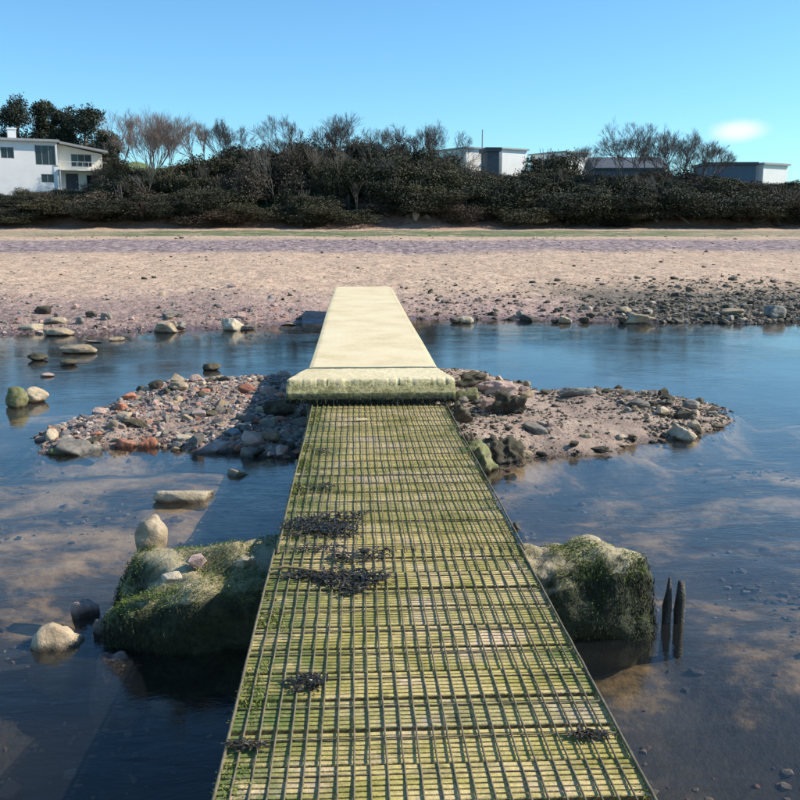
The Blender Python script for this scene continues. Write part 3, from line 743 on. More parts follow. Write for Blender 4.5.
rock(288, 295, 18, 3, 'tan', 'thin flat slab on far sand left of walkway end', seed=59, dr=.4)

# medium stones: individuals sharing meshes
SM = {}
for mk in ('tan', 'grey', 'dark', 'red', 'pale', 'pink'):
    SM[mk] = [with_mat(rock_mesh('stone', 100 + i * 7 + len(mk), 1 + i % 2, 'hull'), M[mk]) for i in range(6)]
def scatter(n, gen, mats, size, label, group, flat=(.45, .8), where=None):
    k = 0; tries = 0
    while k < n and tries < n * 60:
        tries += 1
        x, y, ok = gen()
        if not ok: continue
        s = size * math.exp(random.gauss(0, .35)); mk = random.choice(mats)
        o = obj_me('stone', random.choice(SM[mk])); fl = random.uniform(*flat)
        o.scale = (s, s * random.uniform(.6, 1.0), s * fl); o.rotation_euler = (random.uniform(-.3, .3), random.uniform(-.3, .3), random.uniform(0, 6.3))
        o.location = (x, y, max(Hs(x, y), -.05) - s * fl * .25)
        tag(o, (label[mk] if isinstance(label, dict) else label) + (where(x, y) if where else ''), 'stone', group); k += 1
def lab(txt): return {'tan': 'buff ' + txt, 'grey': 'grey ' + txt, 'dark': 'blackish ' + txt, 'red': 'rusty red ' + txt, 'pale': 'whitish ' + txt, 'pink': 'pink brown ' + txt}
def gl():
    x = random.uniform(-3.3, -.45); y = random.uniform(8.4, 12.4); sd = float(bar_sd(np.array([x]), np.array([y]))[0])
    edge = .95 if (y < 10.0) else .8
    return x, y, sd > -.06 and random.random() < edge and not (-2.0 < x < -1.1 and 9.3 < y < 9.9 and random.random() < .7)
scatter(165, gl, ['tan', 'grey', 'dark', 'dark', 'red', 'pink', 'grey', 'tan'], .115, lab('angular stone on the left gravel bar'), 'loose stones on the left gravel bar', where=lambda x, y: (' near its tip' if x < -2.2 else ' at its middle' if x < -1.2 else ' beside the step') + (', front edge' if y < 9.6 else ', back edge' if y > 10.8 else ''))
def gr():
    x = random.uniform(.95, 4.1); y = random.uniform(8.2, 12.2); sd = float(bar_sd(np.array([x]), np.array([y]))[0])
    dens = .9 if x < 1.6 or x > 3.0 or sd < .15 else .22
    return x, y, sd > -.05 and random.random() < dens
scatter(75, gr, ['tan', 'grey', 'dark', 'dark', 'pink', 'tan'], .105, lab('loose stone on the sandy right bar'), 'loose stones on the right sand bar', where=lambda x, y: (' near its tip' if x > 3.1 else ' at its middle' if x > 1.8 else ' beside the step') + (', front edge' if y < 9.4 else ', back edge' if y > 10.8 else ''))
def gfl():
    x = random.uniform(-9.5, -1.7); y = shore(x) + abs(random.gauss(0, 2.4)) - .2; return float(x), float(y), True
scatter(42, gfl, ['tan', 'grey', 'dark', 'pink'], .17, lab('stone on the far shore'), 'stones on the far left shore', (.35, .7), lambda x, y: ' towards the left frame edge' if x < -7 else ' near the squared tan rock' if x < -3.2 else ' left of the walkway end')
def gfr():
    x = random.uniform(1.6, 10.5); y = shore(x) + abs(random.gauss(0, 1.6 if x < 6.5 else 2.4)) + .1; return float(x), float(y), x > 6.3 or random.random() < .4
scatter(44, gfr, ['dark', 'dark', 'grey', 'tan'], .17, lab('stone on the far shore'), 'stones on the far right shore', (.35, .7), lambda x, y: ' towards the right frame edge' if x > 8 else ' near the tan and black rock' if x > 5 else ' right of the walkway end')

# pebbles nobody could count: joined, real geometry
def pebbles(name, pts, sizes, mat, label, base_sub=1):
    bms_ = []
    for i in range(5):
        me = rock_mesh('pb', 300 + i, 1, 'hull'); v = np.array([tuple(q.co) for q in me.vertices]); v[:, 2] -= .5
        f = np.array([tuple(p.vertices) for p in me.polygons]); bms_.append((v, f)); bpy.data.meshes.remove(me)
    Vs, Fs, off = [], [], 0
    pts = np.asarray(pts); sizes = np.asarray(sizes); which = rng.integers(0, 5, len(pts))
    for b in range(5):
        I = np.where(which == b)[0]; v, f = bms_[b]; n = len(I)
        a = rng.uniform(0, 6.3, n); ca, sa = np.cos(a), np.sin(a)
        sc_ = sizes[I][:, None] * rng.uniform(.6, 1.1, (n, 3)) * np.array([1, .85, .6])
        w_ = v[None] * sc_[:, None]; w2 = w_.copy(); tl = rng.uniform(-.5, .5, n)
        w2[..., 2] = w_[..., 2] + w_[..., 0] * tl[:, None] * .6
        W = w2.copy(); W[..., 0] = w2[..., 0] * ca[:, None] - w2[..., 1] * sa[:, None]; W[..., 1] = w2[..., 0] * sa[:, None] + w2[..., 1] * ca[:, None]
        W += pts[I][:, None]
        Vs.append(W.reshape(-1, 3)); Fs.append((f[None] + (np.arange(n) * len(v))[:, None, None] + off).reshape(-1, 3)); off += n * len(v)
    return tag(mesh_np(name, np.concatenate(Vs), np.concatenate(Fs), mat), label, None, None, 'stuff')
def cloud_pts(n, x0, x1, y0, y1, keep, zoff=0):
    X = rng.uniform(x0, x1, n); Y = rng.uniform(y0, y1, n); k = keep(X, Y); X, Y = X[k], Y[k]
    return np.stack([X, Y, H(X, Y) + zoff], -1)
def kL(X, Y):
    sd = bar_sd(X, Y); d = fbm(X * 1.7, Y * 1.7, 3, 51); bare = (sstep(-2.1, -1.8, X) * sstep(-1.0, -1.2, X) * sstep(9.2, 9.35, Y) * sstep(10.0, 9.85, Y)) > .5
    return (sd > -.15) & (X < -.3) & ((rng.uniform(size=X.shape) < .75 + d)) & ~(bare & (rng.uniform(size=X.shape) < .8))
pL = cloud_pts(26000, -3.5, -.3, 8.2, 12.8, kL)
pebbles('gravel', pL, .016 + rng.exponential(.022, len(pL)), M['scree'], 'mixed grey red and buff gravel heaped on the left bar')
def kR(X, Y):
    sd = bar_sd(X, Y); d = fbm(X * 2.2, Y * 2.2, 4, 55)
    pr_ = np.where((X > 2.9) | (X < 1.6), .9, .22) + d * .9 + np.where(sd < .2, .25, 0)
    return (sd > -.12) & (X > .8) & (rng.uniform(size=X.shape) < pr_)
pR = cloud_pts(16000, .8, 4.4, 8.0, 12.6, kR)
pebbles('gravel', pR, .012 + rng.exponential(.017, len(pR)), M['weedy'], 'dark pebbles and shell bits strewn over the right sand bar')
def kFR(X, Y): return (Y > shore(X) - .1) & (rng.uniform(size=X.shape) < np.exp(-(Y - shore(X)) / 2.6) * (.15 + .85 * sstep(5.5, 8, X + fbm(X * .4, Y * .4, 3, 61) * 3)))
pF = cloud_pts(26000, 1.2, 13, 20.3, 30, kFR)
pebbles('gravel', pF, .05 + rng.exponential(.045, len(pF)), M['weedy'], 'dark weed covered gravel along the far right shore')
def kFL(X, Y): return (Y > shore(X) - .5) & (rng.uniform(size=X.shape) < np.exp(-np.abs(Y - shore(X)) / 2.2) * (.35 + fbm(X * .8, Y * .6, 3, 66)))
pF = cloud_pts(26000, -12, -1.2, 18.2, 28, kFL)
pebbles('gravel', pF, .03 + rng.exponential(.028, len(pF)), M['scree'], 'reddish gravel scattered along the far left shore')

def kB(X, Y): return (bar_sd(X, Y) < -.1) & (H(X, Y) < -.06) & (rng.uniform(size=X.shape) < .25 + 1.3 * fbm(X * 1.1, Y * 1.1, 3, 91)) & (np.abs(X - .2) > .7)
pB = cloud_pts(9000, -4.2, 5, 2.2, 9.5, kB)
pebbles('submerged_stones', pB, .02 + rng.exponential(.024, len(pB)), M['scree'], 'stones lying on the river bottom under the shallow water')
def kW(X, Y): return (Y > shore(X) + 1) & (rng.uniform(size=X.shape) < .10 + .5 * (fbm(X * .25, Y * .6, 4, 77) > .28) + .5 * (np.abs(Y - 66 - fbm(X * .1, X * 0, 3, 4) * 4) < .5))
pW = cloud_pts(9000, -36, 40, 24, 70, kW)
pebbles('strandline_debris', pW, .05 + rng.exponential(.05, len(pW)), M['weedy'], 'bits of dark weed and stone littering the upper beach')
# ------------------------------------------------------------------ mossy piers under the bridge
def pier(cx, cy, wx, wy, zt, zb, seed, label, mat, green, name='mossy_pier'):
    rt = empty(name, (cx, cy, 0)); tag(rt, label, 'pier')
    bm = bmesh.new(); bmesh.ops.create_cube(bm, size=1)
    bmesh.ops.subdivide_edges(bm, edges=bm.edges[:], cuts=34, use_grid_fill=True)
    off = Vector((seed * 2.7, seed, 0))
    for v in bm.verts:
        c = v.co.copy(); q = Vector(c) * 2; r = (abs(q.x) ** 4.5 + abs(q.y) ** 3.6 + abs(q.z) ** 4) ** (1 / 4.0)
        c = c / max(r, .6) if r > 1 else c
        p = Vector((c.x * wx, c.y * wy, zb + (c.z + .5) * (zt - zb)))
        d = Vector((c.x / wx, c.y / wy, c.z / .6)).normalized()
        p += d * (.15 * mn.noise(p * 2.1 + off) + .065 * mn.noise(p * 5.5 + off) + .018 * mn.noise(p * 17 + off) + .008 * mn.noise(p * 40 + off))
        v.co = p
    me = bpy.data.meshes.new('stone_body'); bm.to_mesh(me); bm.free(); me.materials.append(mat)
    me.polygons.foreach_set('use_smooth', [True] * len(me.polygons)); obj_me('stone_body', me, rt)
    # hanging and creeping algae
    TOP, HANG = [], []
    for poly in me.polygons:
        c = poly.center; n = poly.normal
        if c.z < -.05: continue
        g = mn.noise(Vector((c.x * 3.2, c.y * 3.2, 3)) + off) * .8 + mn.noise(Vector((c.x * 9, c.y * 9, c.z * 5)) + off) * .4
        top = n.z > .55
        want = green(c, n, g)
        for k in range(want):
            j = Vector((random.gauss(0, .012), random.gauss(0, .012), random.gauss(0, .008)))
            if top: d = (Vector((random.gauss(0, .7), random.gauss(0, .7) - .3, .06)) + n * .12).normalized(); L = random.uniform(.005, .016)
            else: d = (Vector((random.gauss(0, .22), random.gauss(0, .22), -1)) + n * .08).normalized(); L = random.uniform(.006, .026)
            (TOP if top or (c.z > zt - .07 and random.random() < .6) else HANG).append((tuple(c + j + n * .002), L, tuple(d)))
    for lst, mm, nm in ((TOP, algae_m, 'algae'), (HANG, hang_m, 'hanging_weed')): tag(blades(nm, [q[0] for q in lst], [q[1] for q in lst], [q[2] for q in lst], .0016, mm, rt), kind='stuff')
    return rt
def mat_pier(name):
    m, t, b = newmat(name); p = pos(t); s = sepz(t, p); nz = sepz(t, N(t, 'ShaderNodeNewGeometry').outputs['Normal'])[2]
    n1 = noise_tex(t, 4.5, 6, .68, p, .4); n2 = noise_tex(t, 30, 5, .7, p)
    st = ramp(t, n1, [(.3, (.20, .17, .08)), (.5, (.42, .35, .19)), (.7, (.56, .48, .32))])
    mo = ramp(t, n2, [(.3, (.012, .014, .005)), (.7, (.055, .066, .020))])
    f = maprange(t, mth(t, 'ADD', mth(t, 'MULTIPLY', nz, .55), mth(t, 'MULTIPLY', n1, .9)), .98, .70)
    c = mix(t, f, mix(t, .6, st, ramp(t, n2, [(.3, .5), (.6, 1.05)]), 'MULTIPLY'), mo)
    t.links.new(c, b.inputs['Base Color']); b.inputs['Roughness'].default_value = .75
    bump(t, b, mth(t, 'ADD', n2, mth(t, 'MULTIPLY', n1, 1.6)), .9, .02); return m
pm = mat_pier('algae_covered_stone')
pier(-.52, 4.77, 1.52, .68, .34, -.5, 3, 'mossy stone pier draped with green weed on the left of the bridge', pm, lambda c, n, g: (22 if g > -.12 else 5 if g > -.28 else 0) if n.z > .55 else (18 if n.y < .3 and g > -.05 else 2 if n.y < .3 else 0))
pier(1.12, 4.90, .86, .66, .37, -.5, 8, 'mossy yellow topped stone pier bulging out on the right of bridge', pm, lambda c, n, g: (22 if g > -.10 and c.y < .02 and c.x > -.1 else 1 if g > .1 else 0) if n.z > .45 else (16 if n.y < .3 and g > .04 else 3 if n.y < .3 else 0))
# upright boulder standing on the outer end of the left pier
p = at(144, 549, .30)
o = obj_me('boulder', big_rock('rnd', 23, 'tan')); o.scale = (.185, .15, .25); o.location = (p.x + .02, p.y + .03, .235); o.rotation_euler = (0, .12, .3)
tag(o, 'smooth upright pale boulder standing on the mossy left pier', 'boulder')
for i, (a, b_) in enumerate(((196, 560), (172, 577), (246, 562))):
    p = at(a, b_, .37); o = obj_me('stone', SM['pale' if i else 'pink'][i]); o.scale = (.11, .09, .06); o.location = (p.x, p.y, .34)
    tag(o, ['pink white shell crusted stone on top of the left pier', 'sandy stone on the front lip of the left pier', 'pale stone on the left pier near the bridge shadow'][i], 'stone')
# two rotten posts
pm_ = simple('rotten_wet_wood', (.045, .040, .030), .6, 12, .5, .9)
for i, (px_, h_, r_, lx, lb) in enumerate(((664, .25, .025, .012, 'pointed black rotten post standing in the water right of pier'), (679, .225, .028, .0, 'blunt black rotten post beside the pointed post in the water'))):
    p = at(px_, 622, 0); mb = MB(); n = 10; pts = []; rad = []
    for k in range(9):
        f = k / 8; z = -.4 + (h_ + .4) * f
        pts.append((lx * f * 1.5, 0, z)); rad.append(r_ * (1.15 - .25 * f) * ((.35 if i == 0 else .7) if k == 8 else (.75 if (k == 7 and i == 0) else 1)))
    mb.tube(pts, rad, n)
    mb.v = [tuple(Vector(v) + mn.noise_vector(Vector(v) * 25 + Vector((i * 9, 0, 0))) * .008) for v in mb.v]
    o = mb.build('timber_post', pm_, smooth=True); o.location = p; tag(o, lb, 'post')

# ------------------------------------------------------------------ seaweed on the deck
weed_m = mat_leaf('black_seaweed', (.010, .010, .006), (.055, .042, .022), .42)
def deck_z(y): return .485 + (8.3 - y) * math.tan(R(.3)) + .012
def seaweed(spots, nf, label, L=(.03, .09), wd=.0055, hz=.016):
    """spots: (px, py, rx, ry) blobs in the view of the deck"""
    c0 = at(spots[0][0], spots[0][1], .5); V, Fc = [], []
    tot = sum(s[2] * s[3] for s in spots)
    for (a, b_, rx, ry) in spots:
        for k in range(max(1, int(nf * rx * ry / tot))):
            aa = random.uniform(0, 6.28); rr_ = math.sqrt(random.random())
            p = at(a + rx * rr_ * math.cos(aa), b_ + ry * rr_ * math.sin(aa), .5); z = deck_z(p.y) + random.uniform(0, hz)
            d = random.uniform(0, 6.28); l = random.uniform(*L); n = 4; q = Vector((p.x, p.y, z)); base = len(V); w0 = wd * random.uniform(.6, 1.3)
            for i in range(n + 1):
                f = i / n; tw = random.uniform(-.8, .8)
                sd_ = Vector((-math.sin(d), math.cos(d), math.sin(tw))).normalized() * w0 * (1 - .5 * f)
                V.append(tuple(q - sd_)); V.append(tuple(q + sd_))
                d += random.gauss(0, .5); q = q + Vector((math.cos(d), math.sin(d), random.gauss(0, .22))) * (l / n)
                q.z = max(q.z, deck_z(q.y) + .001)
            for i in range(n): Fc.append((base + 2 * i, base + 2 * i + 1, base + 2 * i + 3, base + 2 * i + 2))
    V = np.array(V) - np.array([c0.x, c0.y, .5])
    o = mesh_np('seaweed', V, np.array(Fc), weed_m); o.location = (c0.x, c0.y, .5)
    return tag(o, label, 'seaweed')
seaweed([(300, 530, 18, 9), (325, 528, 22, 11), (350, 520, 14, 5), (340, 534, 22, 7)], 420, 'large tangle of black seaweed near the left side of the deck')
seaweed([(318, 552, 26, 3), (352, 562, 24, 4), (375, 556, 16, 5)], 120, 'thin straggle of black seaweed between the two larger tangles')
seaweed([(310, 580, 26, 5), (345, 584, 28, 8), (375, 583, 15, 6), (350, 596, 8, 5)], 330, 'dark seaweed tangle heaped around a pale stalk')
seaweed([(308, 690, 19, 7)], 90, 'small flat patch of dark weed on the left of the deck', (.02, .05))
seaweed([(325, 452, 9, 3)], 40, 'tiny dark weed scrap high on the left of the deck', (.02, .05))
seaweed([(310, 489, 20, 2.5), (327, 489, 8, 2.5)], 60, 'thin dark weed line across the upper left boards', (.02, .05))
seaweed([(246, 753, 20, 2.5)], 60, 'thin dark weed strip on the left near the bottom of the deck', (.02, .045), hz=.003)
seaweed([(590, 742, 20, 3)], 70, 'thin dark weed smear near the lower right edge of deck', (.02, .045), hz=.003)
stalk_m = simple('pale_kelp_stalk', (.34, .22, .10), .6, 20, .3, .2)
mb = MB(); P3 = [at(a, b_, .5) for a, b_ in ((271, 576), (285, 573), (300, 575), (318, 578), (330, 577))]
mb.tube([(q.x, q.y, deck_z(q.y) + .012) for q in P3], [.006, .008, .007, .005, .003], 7); tag(mb.build('kelp_stalk', stalk_m, smooth=True), 'pale brown kelp stalk lying across left boards beside the seaweed', 'seaweed stalk')
q = at(362, 421, .49); mb = MB().box(-.045, .045, -.018, .022, 0, .008); o = mb.build('wood_chip', simple('pale_wood', (.70, .58, .30), .7, 20, .1, .1), bevel=.003)
o.location = (q.x, q.y, deck_z(q.y)); o.rotation_euler = (0, 0, .12); tag(o, 'pale yellow wood chip near the top of mesh deck', 'wood chip')

# ------------------------------------------------------------------ vegetation on the far bank
def leaf_cloud(centres, n, leaf, seed, shell=.55, up=.0):
    """leaf quads spread through ellipsoid lobes; centres: (x,y,z,rx,ry,rz)"""
    g = np.random.default_rng(seed); vol = np.array([c[3] * c[5] for c in centres]); cnt = (n * vol / vol.sum()).astype(int)
    Ps = []
    for c, k in zip(centres, cnt):
        d = g.normal(size=(k, 3)); d /= np.linalg.norm(d, axis=1, keepdims=True); r = shell + (1 - shell) * g.uniform(0, 1, k) ** .6 + g.normal(0, .09, k)
        bumps = 1 + .22 * np.sin(d[:, 0] * 7 + c[0] * 3) * np.sin(d[:, 1] * 6 + c[1]) + .16 * np.sin(d[:, 2] * 9 + c[2] * 5)
        Ps.append(d * (r * bumps)[:, None] * np.array(c[3:6]) + np.array(c[:3]))
    Pn = np.concatenate(Ps); Pn = Pn[Pn[:, 2] > .05]; k = len(Pn)
    a = g.normal(size=(k, 3)); a /= np.linalg.norm(a, axis=1, keepdims=True); b_ = np.cross(a, g.normal(size=(k, 3))); b_ /= np.linalg.norm(b_, axis=1, keepdims=True)
    s = leaf * g.uniform(.5, 1.3, (k, 1)); a = a * s; b_ = b_ * s * .55
    V = np.stack([Pn - a, Pn + b_, Pn + a, Pn - b_], 1).reshape(-1, 3)
    return V, (np.arange(k) * 4)[:, None] + np.array([[0, 1, 2, 3]])
def me_np(name, V, Fc, mat):
    o = mesh_np(name, V, Fc, mat); me = o.data; bpy.data.objects.remove(o); return me
leafA = mat_leaf('dark_evergreen_leaves', (.018, .022, .011), (.056, .060, .028), .8)
leafB = mat_leaf('olive_leaves', (.030, .032, .014), (.095, .090, .040), .8)
leafC = mat_leaf('brown_scrub_twigs', (.040, .033, .024), (.12, .098, .068), .9)
leafD = mat_leaf('black_green_needles', (.010, .018, .010), (.040, .055, .025))
bark = simple('grey_bark', (.115, .098, .085), .9, 3, .3, .4); barkp = simple('pale_bark', (.22, .19, .15), .9, 3, .3, .3); barkd = simple('dark_bark', (.10, .088, .068), .9, 3, .3, .3); barkg = simple('ivy_bark', (.10, .11, .05), .9, 3, .3, .4)
twig_l = simple('reddish_twigs', (.28, .205, .165), .9, 3, .2, 0)
def stems(seed, h=1.0, n=5):
    rr = random.Random(seed); mb = MB()
    for i in range(n):
        a = rr.uniform(0, 6.28); e = rr.uniform(.1, .5); pts = [(0, 0, 0)]
        for k in range(1, 4): pts.append((math.cos(a) * e * k / 3 * 1.6 + rr.uniform(-.1, .1), math.sin(a) * e * k / 3 * 1.6, h * 3.2 * k / 3))
        mb.tube(pts, [.09, .07, .045, .02], 5, cap=False)
    return mb
protos = []
for i, (lm, lf, nn) in enumerate([(leafA, .075, 23000), (leafA, .08, 21000), (leafB, .075, 22000), (leafC, .06, 20000), (leafB, .08, 20000), (leafC, .065, 18000)]):
    rr = random.Random(50 + i); cs = []
    for k in range(15):
        a = rr.uniform(0, 6.28); r_ = rr.uniform(.2, 2.3); zc = rr.uniform(.5, 3.9 - r_ * .7); r0 = rr.uniform(.5, 1.25) * (1.15 - zc * .08)
        cs.append((math.cos(a) * r_, math.sin(a) * r_, zc, r0, r0, r0 * rr.uniform(.7, 1.0)))
    V, Fq = leaf_cloud(cs, nn, lf, 60 + i); zt = V[:, 2].max()
    st = stems(i); smb = bpy.data.meshes.new('stem'); smb.from_pydata(st.v, [], st.f); smb.materials.append(bark)
    protos.append((me_np('crown', V, Fq, lm), smb, zt, ['dark evergreen shrub', 'dark evergreen shrub', 'olive green shrub', 'brown leafless scrub bush', 'olive green shrub', 'brown leafless scrub bush'][i]))
LM = [(0, 'below the left end of the white house'), (40, 'below the white house'), (80, 'below the right wing of the house'), (118, 'just right of the white house'), (158, 'by the large round bare tree'), (207, 'by the slim bare trees over the field'), (245, 'on the left shoulder of the thicket'), (285, 'left of the tallest bare trees'), (330, 'under the tallest bare trees'), (370, 'in line with the walkway end'), (412, 'just right of the thicket centre'), (445, 'left of the mast'), (482, 'below the mast and dark shed'), (515, 'below the white building'), (548, 'below the round topped shrub'), (585, 'left of the open bare tree'), (622, 'under the open bare tree'), (660, 'right of the slate roof'), (700, 'left of the blue grey building'), (735, 'below the blue grey building'), (775, 'below the cream building'), (830, 'at the right end of the far bank')]
def landmark(x, y):
    d = Vector((x, y, 0)); a = math.atan2(d.x, d.y) - YAW; px = 400 + F_PX * math.tan(a)
    return min(LM, key=lambda q: abs(q[0] - px))[1]
def shrub(x, y, h, wdt, k, where, group):
    if group in ('shrubs in the far bank thicket', 'shrubs at the foot of the far bank'): where = {'in the': 'in back row', 'halfwa': 'halfway up', 'overha': 'at bank foot'}[where[:6]] + ' ' + landmark(x, y)
    cme, sme, zt, lb = protos[k]; o = empty('shrub', (x, y, Hs(x, y) - .25), random.uniform(0, 6.28))
    o.scale = (wdt / 4.2, wdt / 4.2, h / zt); tag(o, lb + ' ' + where, 'shrub', group)
    obj_me('crown', cme, o); obj_me('stem', sme, o); return o
def Xat(px, Y): return at(px, 230, Y=Y).x
def Zat(py, Y): return at(400, py, Y=Y).z
SKY = [(0, 188), (105, 186), (118, 172), (140, 168), (170, 166), (195, 164), (215, 162), (235, 153), (250, 145), (285, 141), (330, 139), (370, 141), (400, 138), (440, 145), (465, 152), (472, 164), (485, 170), (500, 172), (530, 171), (548, 163), (562, 171), (596, 171), (640, 170), (670, 170), (700, 173), (760, 179), (830, 182)]
def skyY(px): return float(np.interp(px, [a for a, b_ in SKY], [b_ for a, b_ in SKY])) - 6
px_ = 108
while px_ < 900:                                     # back row carries the skyline
    Y = random.uniform(107, 112); x = Xat(px_, Y); b0 = Hs(x, Y); h = max(2.0, Zat(skyY(px_) + random.uniform(-1, 8) + (2 if px_ > 470 else 0), Y) - b0 + .25)
    shrub(x, Y, h, random.uniform(5, 8), random.choice([0, 1, 2, 3, 3, 4, 5, 5]), 'in the back row of the far bank thicket', 'shrubs in the far bank thicket'); px_ += random.uniform(17, 24)
px_ = 112
while px_ < 900:
    Y = random.uniform(103, 106); x = Xat(px_, Y); b0 = Hs(x, Y); h = max(2.2, (Zat(skyY(px_), Y) - b0) * random.uniform(.62, .92))
    shrub(x, Y, h, random.uniform(5, 8), random.choice([0, 1, 2, 3, 4, 5, 2]), 'halfway up the far bank thicket', 'shrubs in the far bank thicket'); px_ += random.uniform(18, 26)
px_ = -40
while px_ < 900:
    Y = random.uniform(98.3, 101.2); x = Xat(px_, Y); hh = random.uniform(1.8, 4.6) if px_ > 110 else random.uniform(1.6, 2.4)
    if not (355 < px_ < 378 or 262 < px_ < 285 or 478 < px_ < 492): shrub(x, Y, hh, random.uniform(4.5, 7.5), random.choice([0, 1, 2, 3, 5, 4]), 'overhanging the foot of the far bank', 'shrubs at the foot of the far bank')
    px_ += random.uniform(17, 26)
for px_ in range(-60, 130, 17):                      # scrub on the slope under the hedge
    Y = random.uniform(102, 103.5); shrub(Xat(px_, Y), Y, 2.1, 4.0, random.choice([0, 1, 3]), 'on the slope below the garden hedge', 'shrubs on the slope below the white house')
px_ = -60
while px_ < 120:                                     # garden hedge below the house
    Y = 106; x = Xat(px_, Y); shrub(x, Y, 2.0, 3.6, random.choice([0, 1]), 'in the low hedge below the white house', 'hedge shrubs below the white house'); px_ += 15
o = shrub(Xat(545, 118), 118, Zat(146, 118) - Hs(Xat(545, 118), 118) + .25, 5.4, 1, 'rounded above the thicket beside the white buildings', None); del_ = o
if 'group' in o: del o['group']

def bare_tree(x, y, h, spread, label, seed, levels=6, mat=bark, tm=None, trunks=1, r0=None, up=.17, name='bare_tree', group=None, trunk_frac=.25):
    rr = random.Random(seed); tr, tw = MB(), MB(); r0 = r0 or h * .012
    def grow(p, d, L, r, lev):
        n = 3 if lev > 1 else 2; pts = [p]; rad = [r]
        for i in range(n):
            d = (d + Vector((rr.gauss(0, .13), rr.gauss(0, .13), rr.gauss(0, .06) + up * .12))).normalized(); p = p + d * (L / n); pts.append(p); rad.append(max(.0058, r * (1 - .35 * (i + 1) / n)))
        (tr if lev >= levels - 1 else tw).tube(pts, rad, 5 if lev >= levels - 1 else 3, cap=False)
        if lev == 0: return
        k = rr.choice([3, 3, 4]) if lev > 1 else 4
        for i in range(k):
            a = rr.uniform(0, 6.28) + i * 6.28 / k; sp = rr.uniform(.3, .85) * spread
            u = d.cross(Vector((0, 0, 1)) if abs(d.z) < .95 else Vector((1, 0, 0))).normalized(); v = d.cross(u)
            nd = (d + (u * math.cos(a) + v * math.sin(a)) * sp + Vector((0, 0, up))).normalized()
            q = pts[-1] if i < 2 else pts[-2] + (pts[-1] - pts[-2]) * rr.random()
            grow(q, nd, L * rr.uniform(.62, .85), r * .6, lev - 1)
    for i in range(trunks):
        a = i * 6.28 / trunks + rr.random(); d = Vector((math.cos(a) * .3, math.sin(a) * .3, 1)).normalized() if trunks > 1 else Vector((rr.gauss(0, .04), 0, 1))
        grow(Vector((0, 0, 0)), d, h * trunk_frac, r0, levels)
    zt = max(v[2] for v in tw.v); k = h / zt
    for q in (tr, tw): q.v = [(a * k, b_ * k, c * k) for a, b_, c in q.v]
    e = empty(name, (x, y, Hs(x, y) - .2)); tag(e, label, 'tree', group)
    tr.build('trunk', mat, e, smooth=True); tw.build('crown', tm or mat, e, smooth=False); return e
def bt(px, Y, top, spread, label, seed, **kw):
    x = Xat(px, Y); return bare_tree(x, Y, Zat(top, Y) - Hs(x, Y) + .2, spread, label, seed, **kw)
bt(158, 106, 103, .62, 'large round crowned bare tree with ivy trunk right of the white house', 1, mat=barkg, tm=twig_l, trunks=5, levels=6, trunk_frac=.34)
bt(122, 112, 108, .8, 'hazy brown bare tree between the pines and the large bare tree', 2, tm=twig_l)
bt(207, 110, 116, .6, 'slim bare tree just right of the large round bare tree', 3, tm=twig_l)
bt(230, 110, 116, .6, 'slim upright bare tree with dark trunk above the green field', 4)
bt(243, 111, 122, .7, 'small bare tree at the left shoulder of the thicket', 5)
bt(303, 108, 114, .7, 'bare tree left of a pair rising from the middle thicket', 6, levels=6)
bt(328, 109, 110, .7, 'tallest bare tree rising from the middle thicket', 7, levels=6)
bt(347, 108, 116, .75, 'bare tree right of the tallest in the middle thicket', 8)
bt(283, 108, 128, .8, 'short bare tree on the left slope of the middle thicket', 9)
bt(375, 110, 128, .9, 'low bare crown showing over the centre of the thicket', 10)
bt(412, 110, 122, .75, 'bare treetop above the thicket right of the walkway line', 11)
bt(437, 110, 119, .8, 'bare treetop left of the white buildings', 12)
bt(458, 111, 128, 1.0, 'wide low bare treetop touching the first white building', 13)
bt(620, 107, 114, .75, 'open bare tree standing clear in front of the slate roof', 14, trunks=2, levels=6)
bt(652, 108, 119, .8, 'bare tree between the open tree and the right hand group', 15, trunks=2)
bt(676, 108, 122, .8, 'multi stemmed bare tree right of the slate roof', 16, trunks=2)
bt(697, 109, 130, .9, 'spreading bare tree left of the blue building', 17, trunks=3)
bt(590, 108, 142, .9, 'low twiggy bare tree left of the slate roof', 18)
for i, (px_, top, Y) in enumerate(((275, 150, 101.5), (337, 146, 101.5), (383, 150, 102), (150, 160, 101.5), (460, 165, 102), (655, 172, 101.5))):
    bt(px_, Y, top, .45, ['pale stemmed sapling in front of the left thicket', 'pale stemmed sapling below the tallest bare trees', 'pale forked sapling right of the thicket centre', 'pale sapling below the large round bare tree', 'pale sapling below the white buildings', 'pale sapling below the slate roofed house'][i], 30 + i, levels=4, mat=barkp, tm=barkp, trunk_frac=.42, name='sapling')

# leafless stems standing all through the thicket
sp = []
for i in range(4):
    e = bare_tree(0, 30, 6, .5, 'x', 70 + i, levels=4, mat=barkd, tm=barkd, trunk_frac=.34, name='sapling', trunks=1 + i % 2)
    sp.append([c.data for c in e.children]); 
    for c in list(e.children): bpy.data.objects.remove(c)
    bpy.data.objects.remove(e)
for i in range(24):
    px_ = 140 + i * 27 + random.uniform(-5, 5); Y = random.choice([98.6, 101.3, 104.5, 106.5]); x = Xat(px_, Y); e = empty('sapling', (x, Y, Hs(x, Y) - .2), random.uniform(0, 6.28))
    h = (Zat(skyY(px_), Y) - Hs(x, Y)) * random.uniform(.7, .98) * (.55 if Y < 100 else 1); e.scale = (h / 6 * 1.1, h / 6 * 1.1, h / 6); tag(e, 'thin leafless sapling in the thicket ' + landmark(x, Y), 'tree', 'leafless saplings in the thicket')
    for me in sp[i % 4]: obj_me('trunk' if me.name.startswith('trunk') else 'crown', me, e)

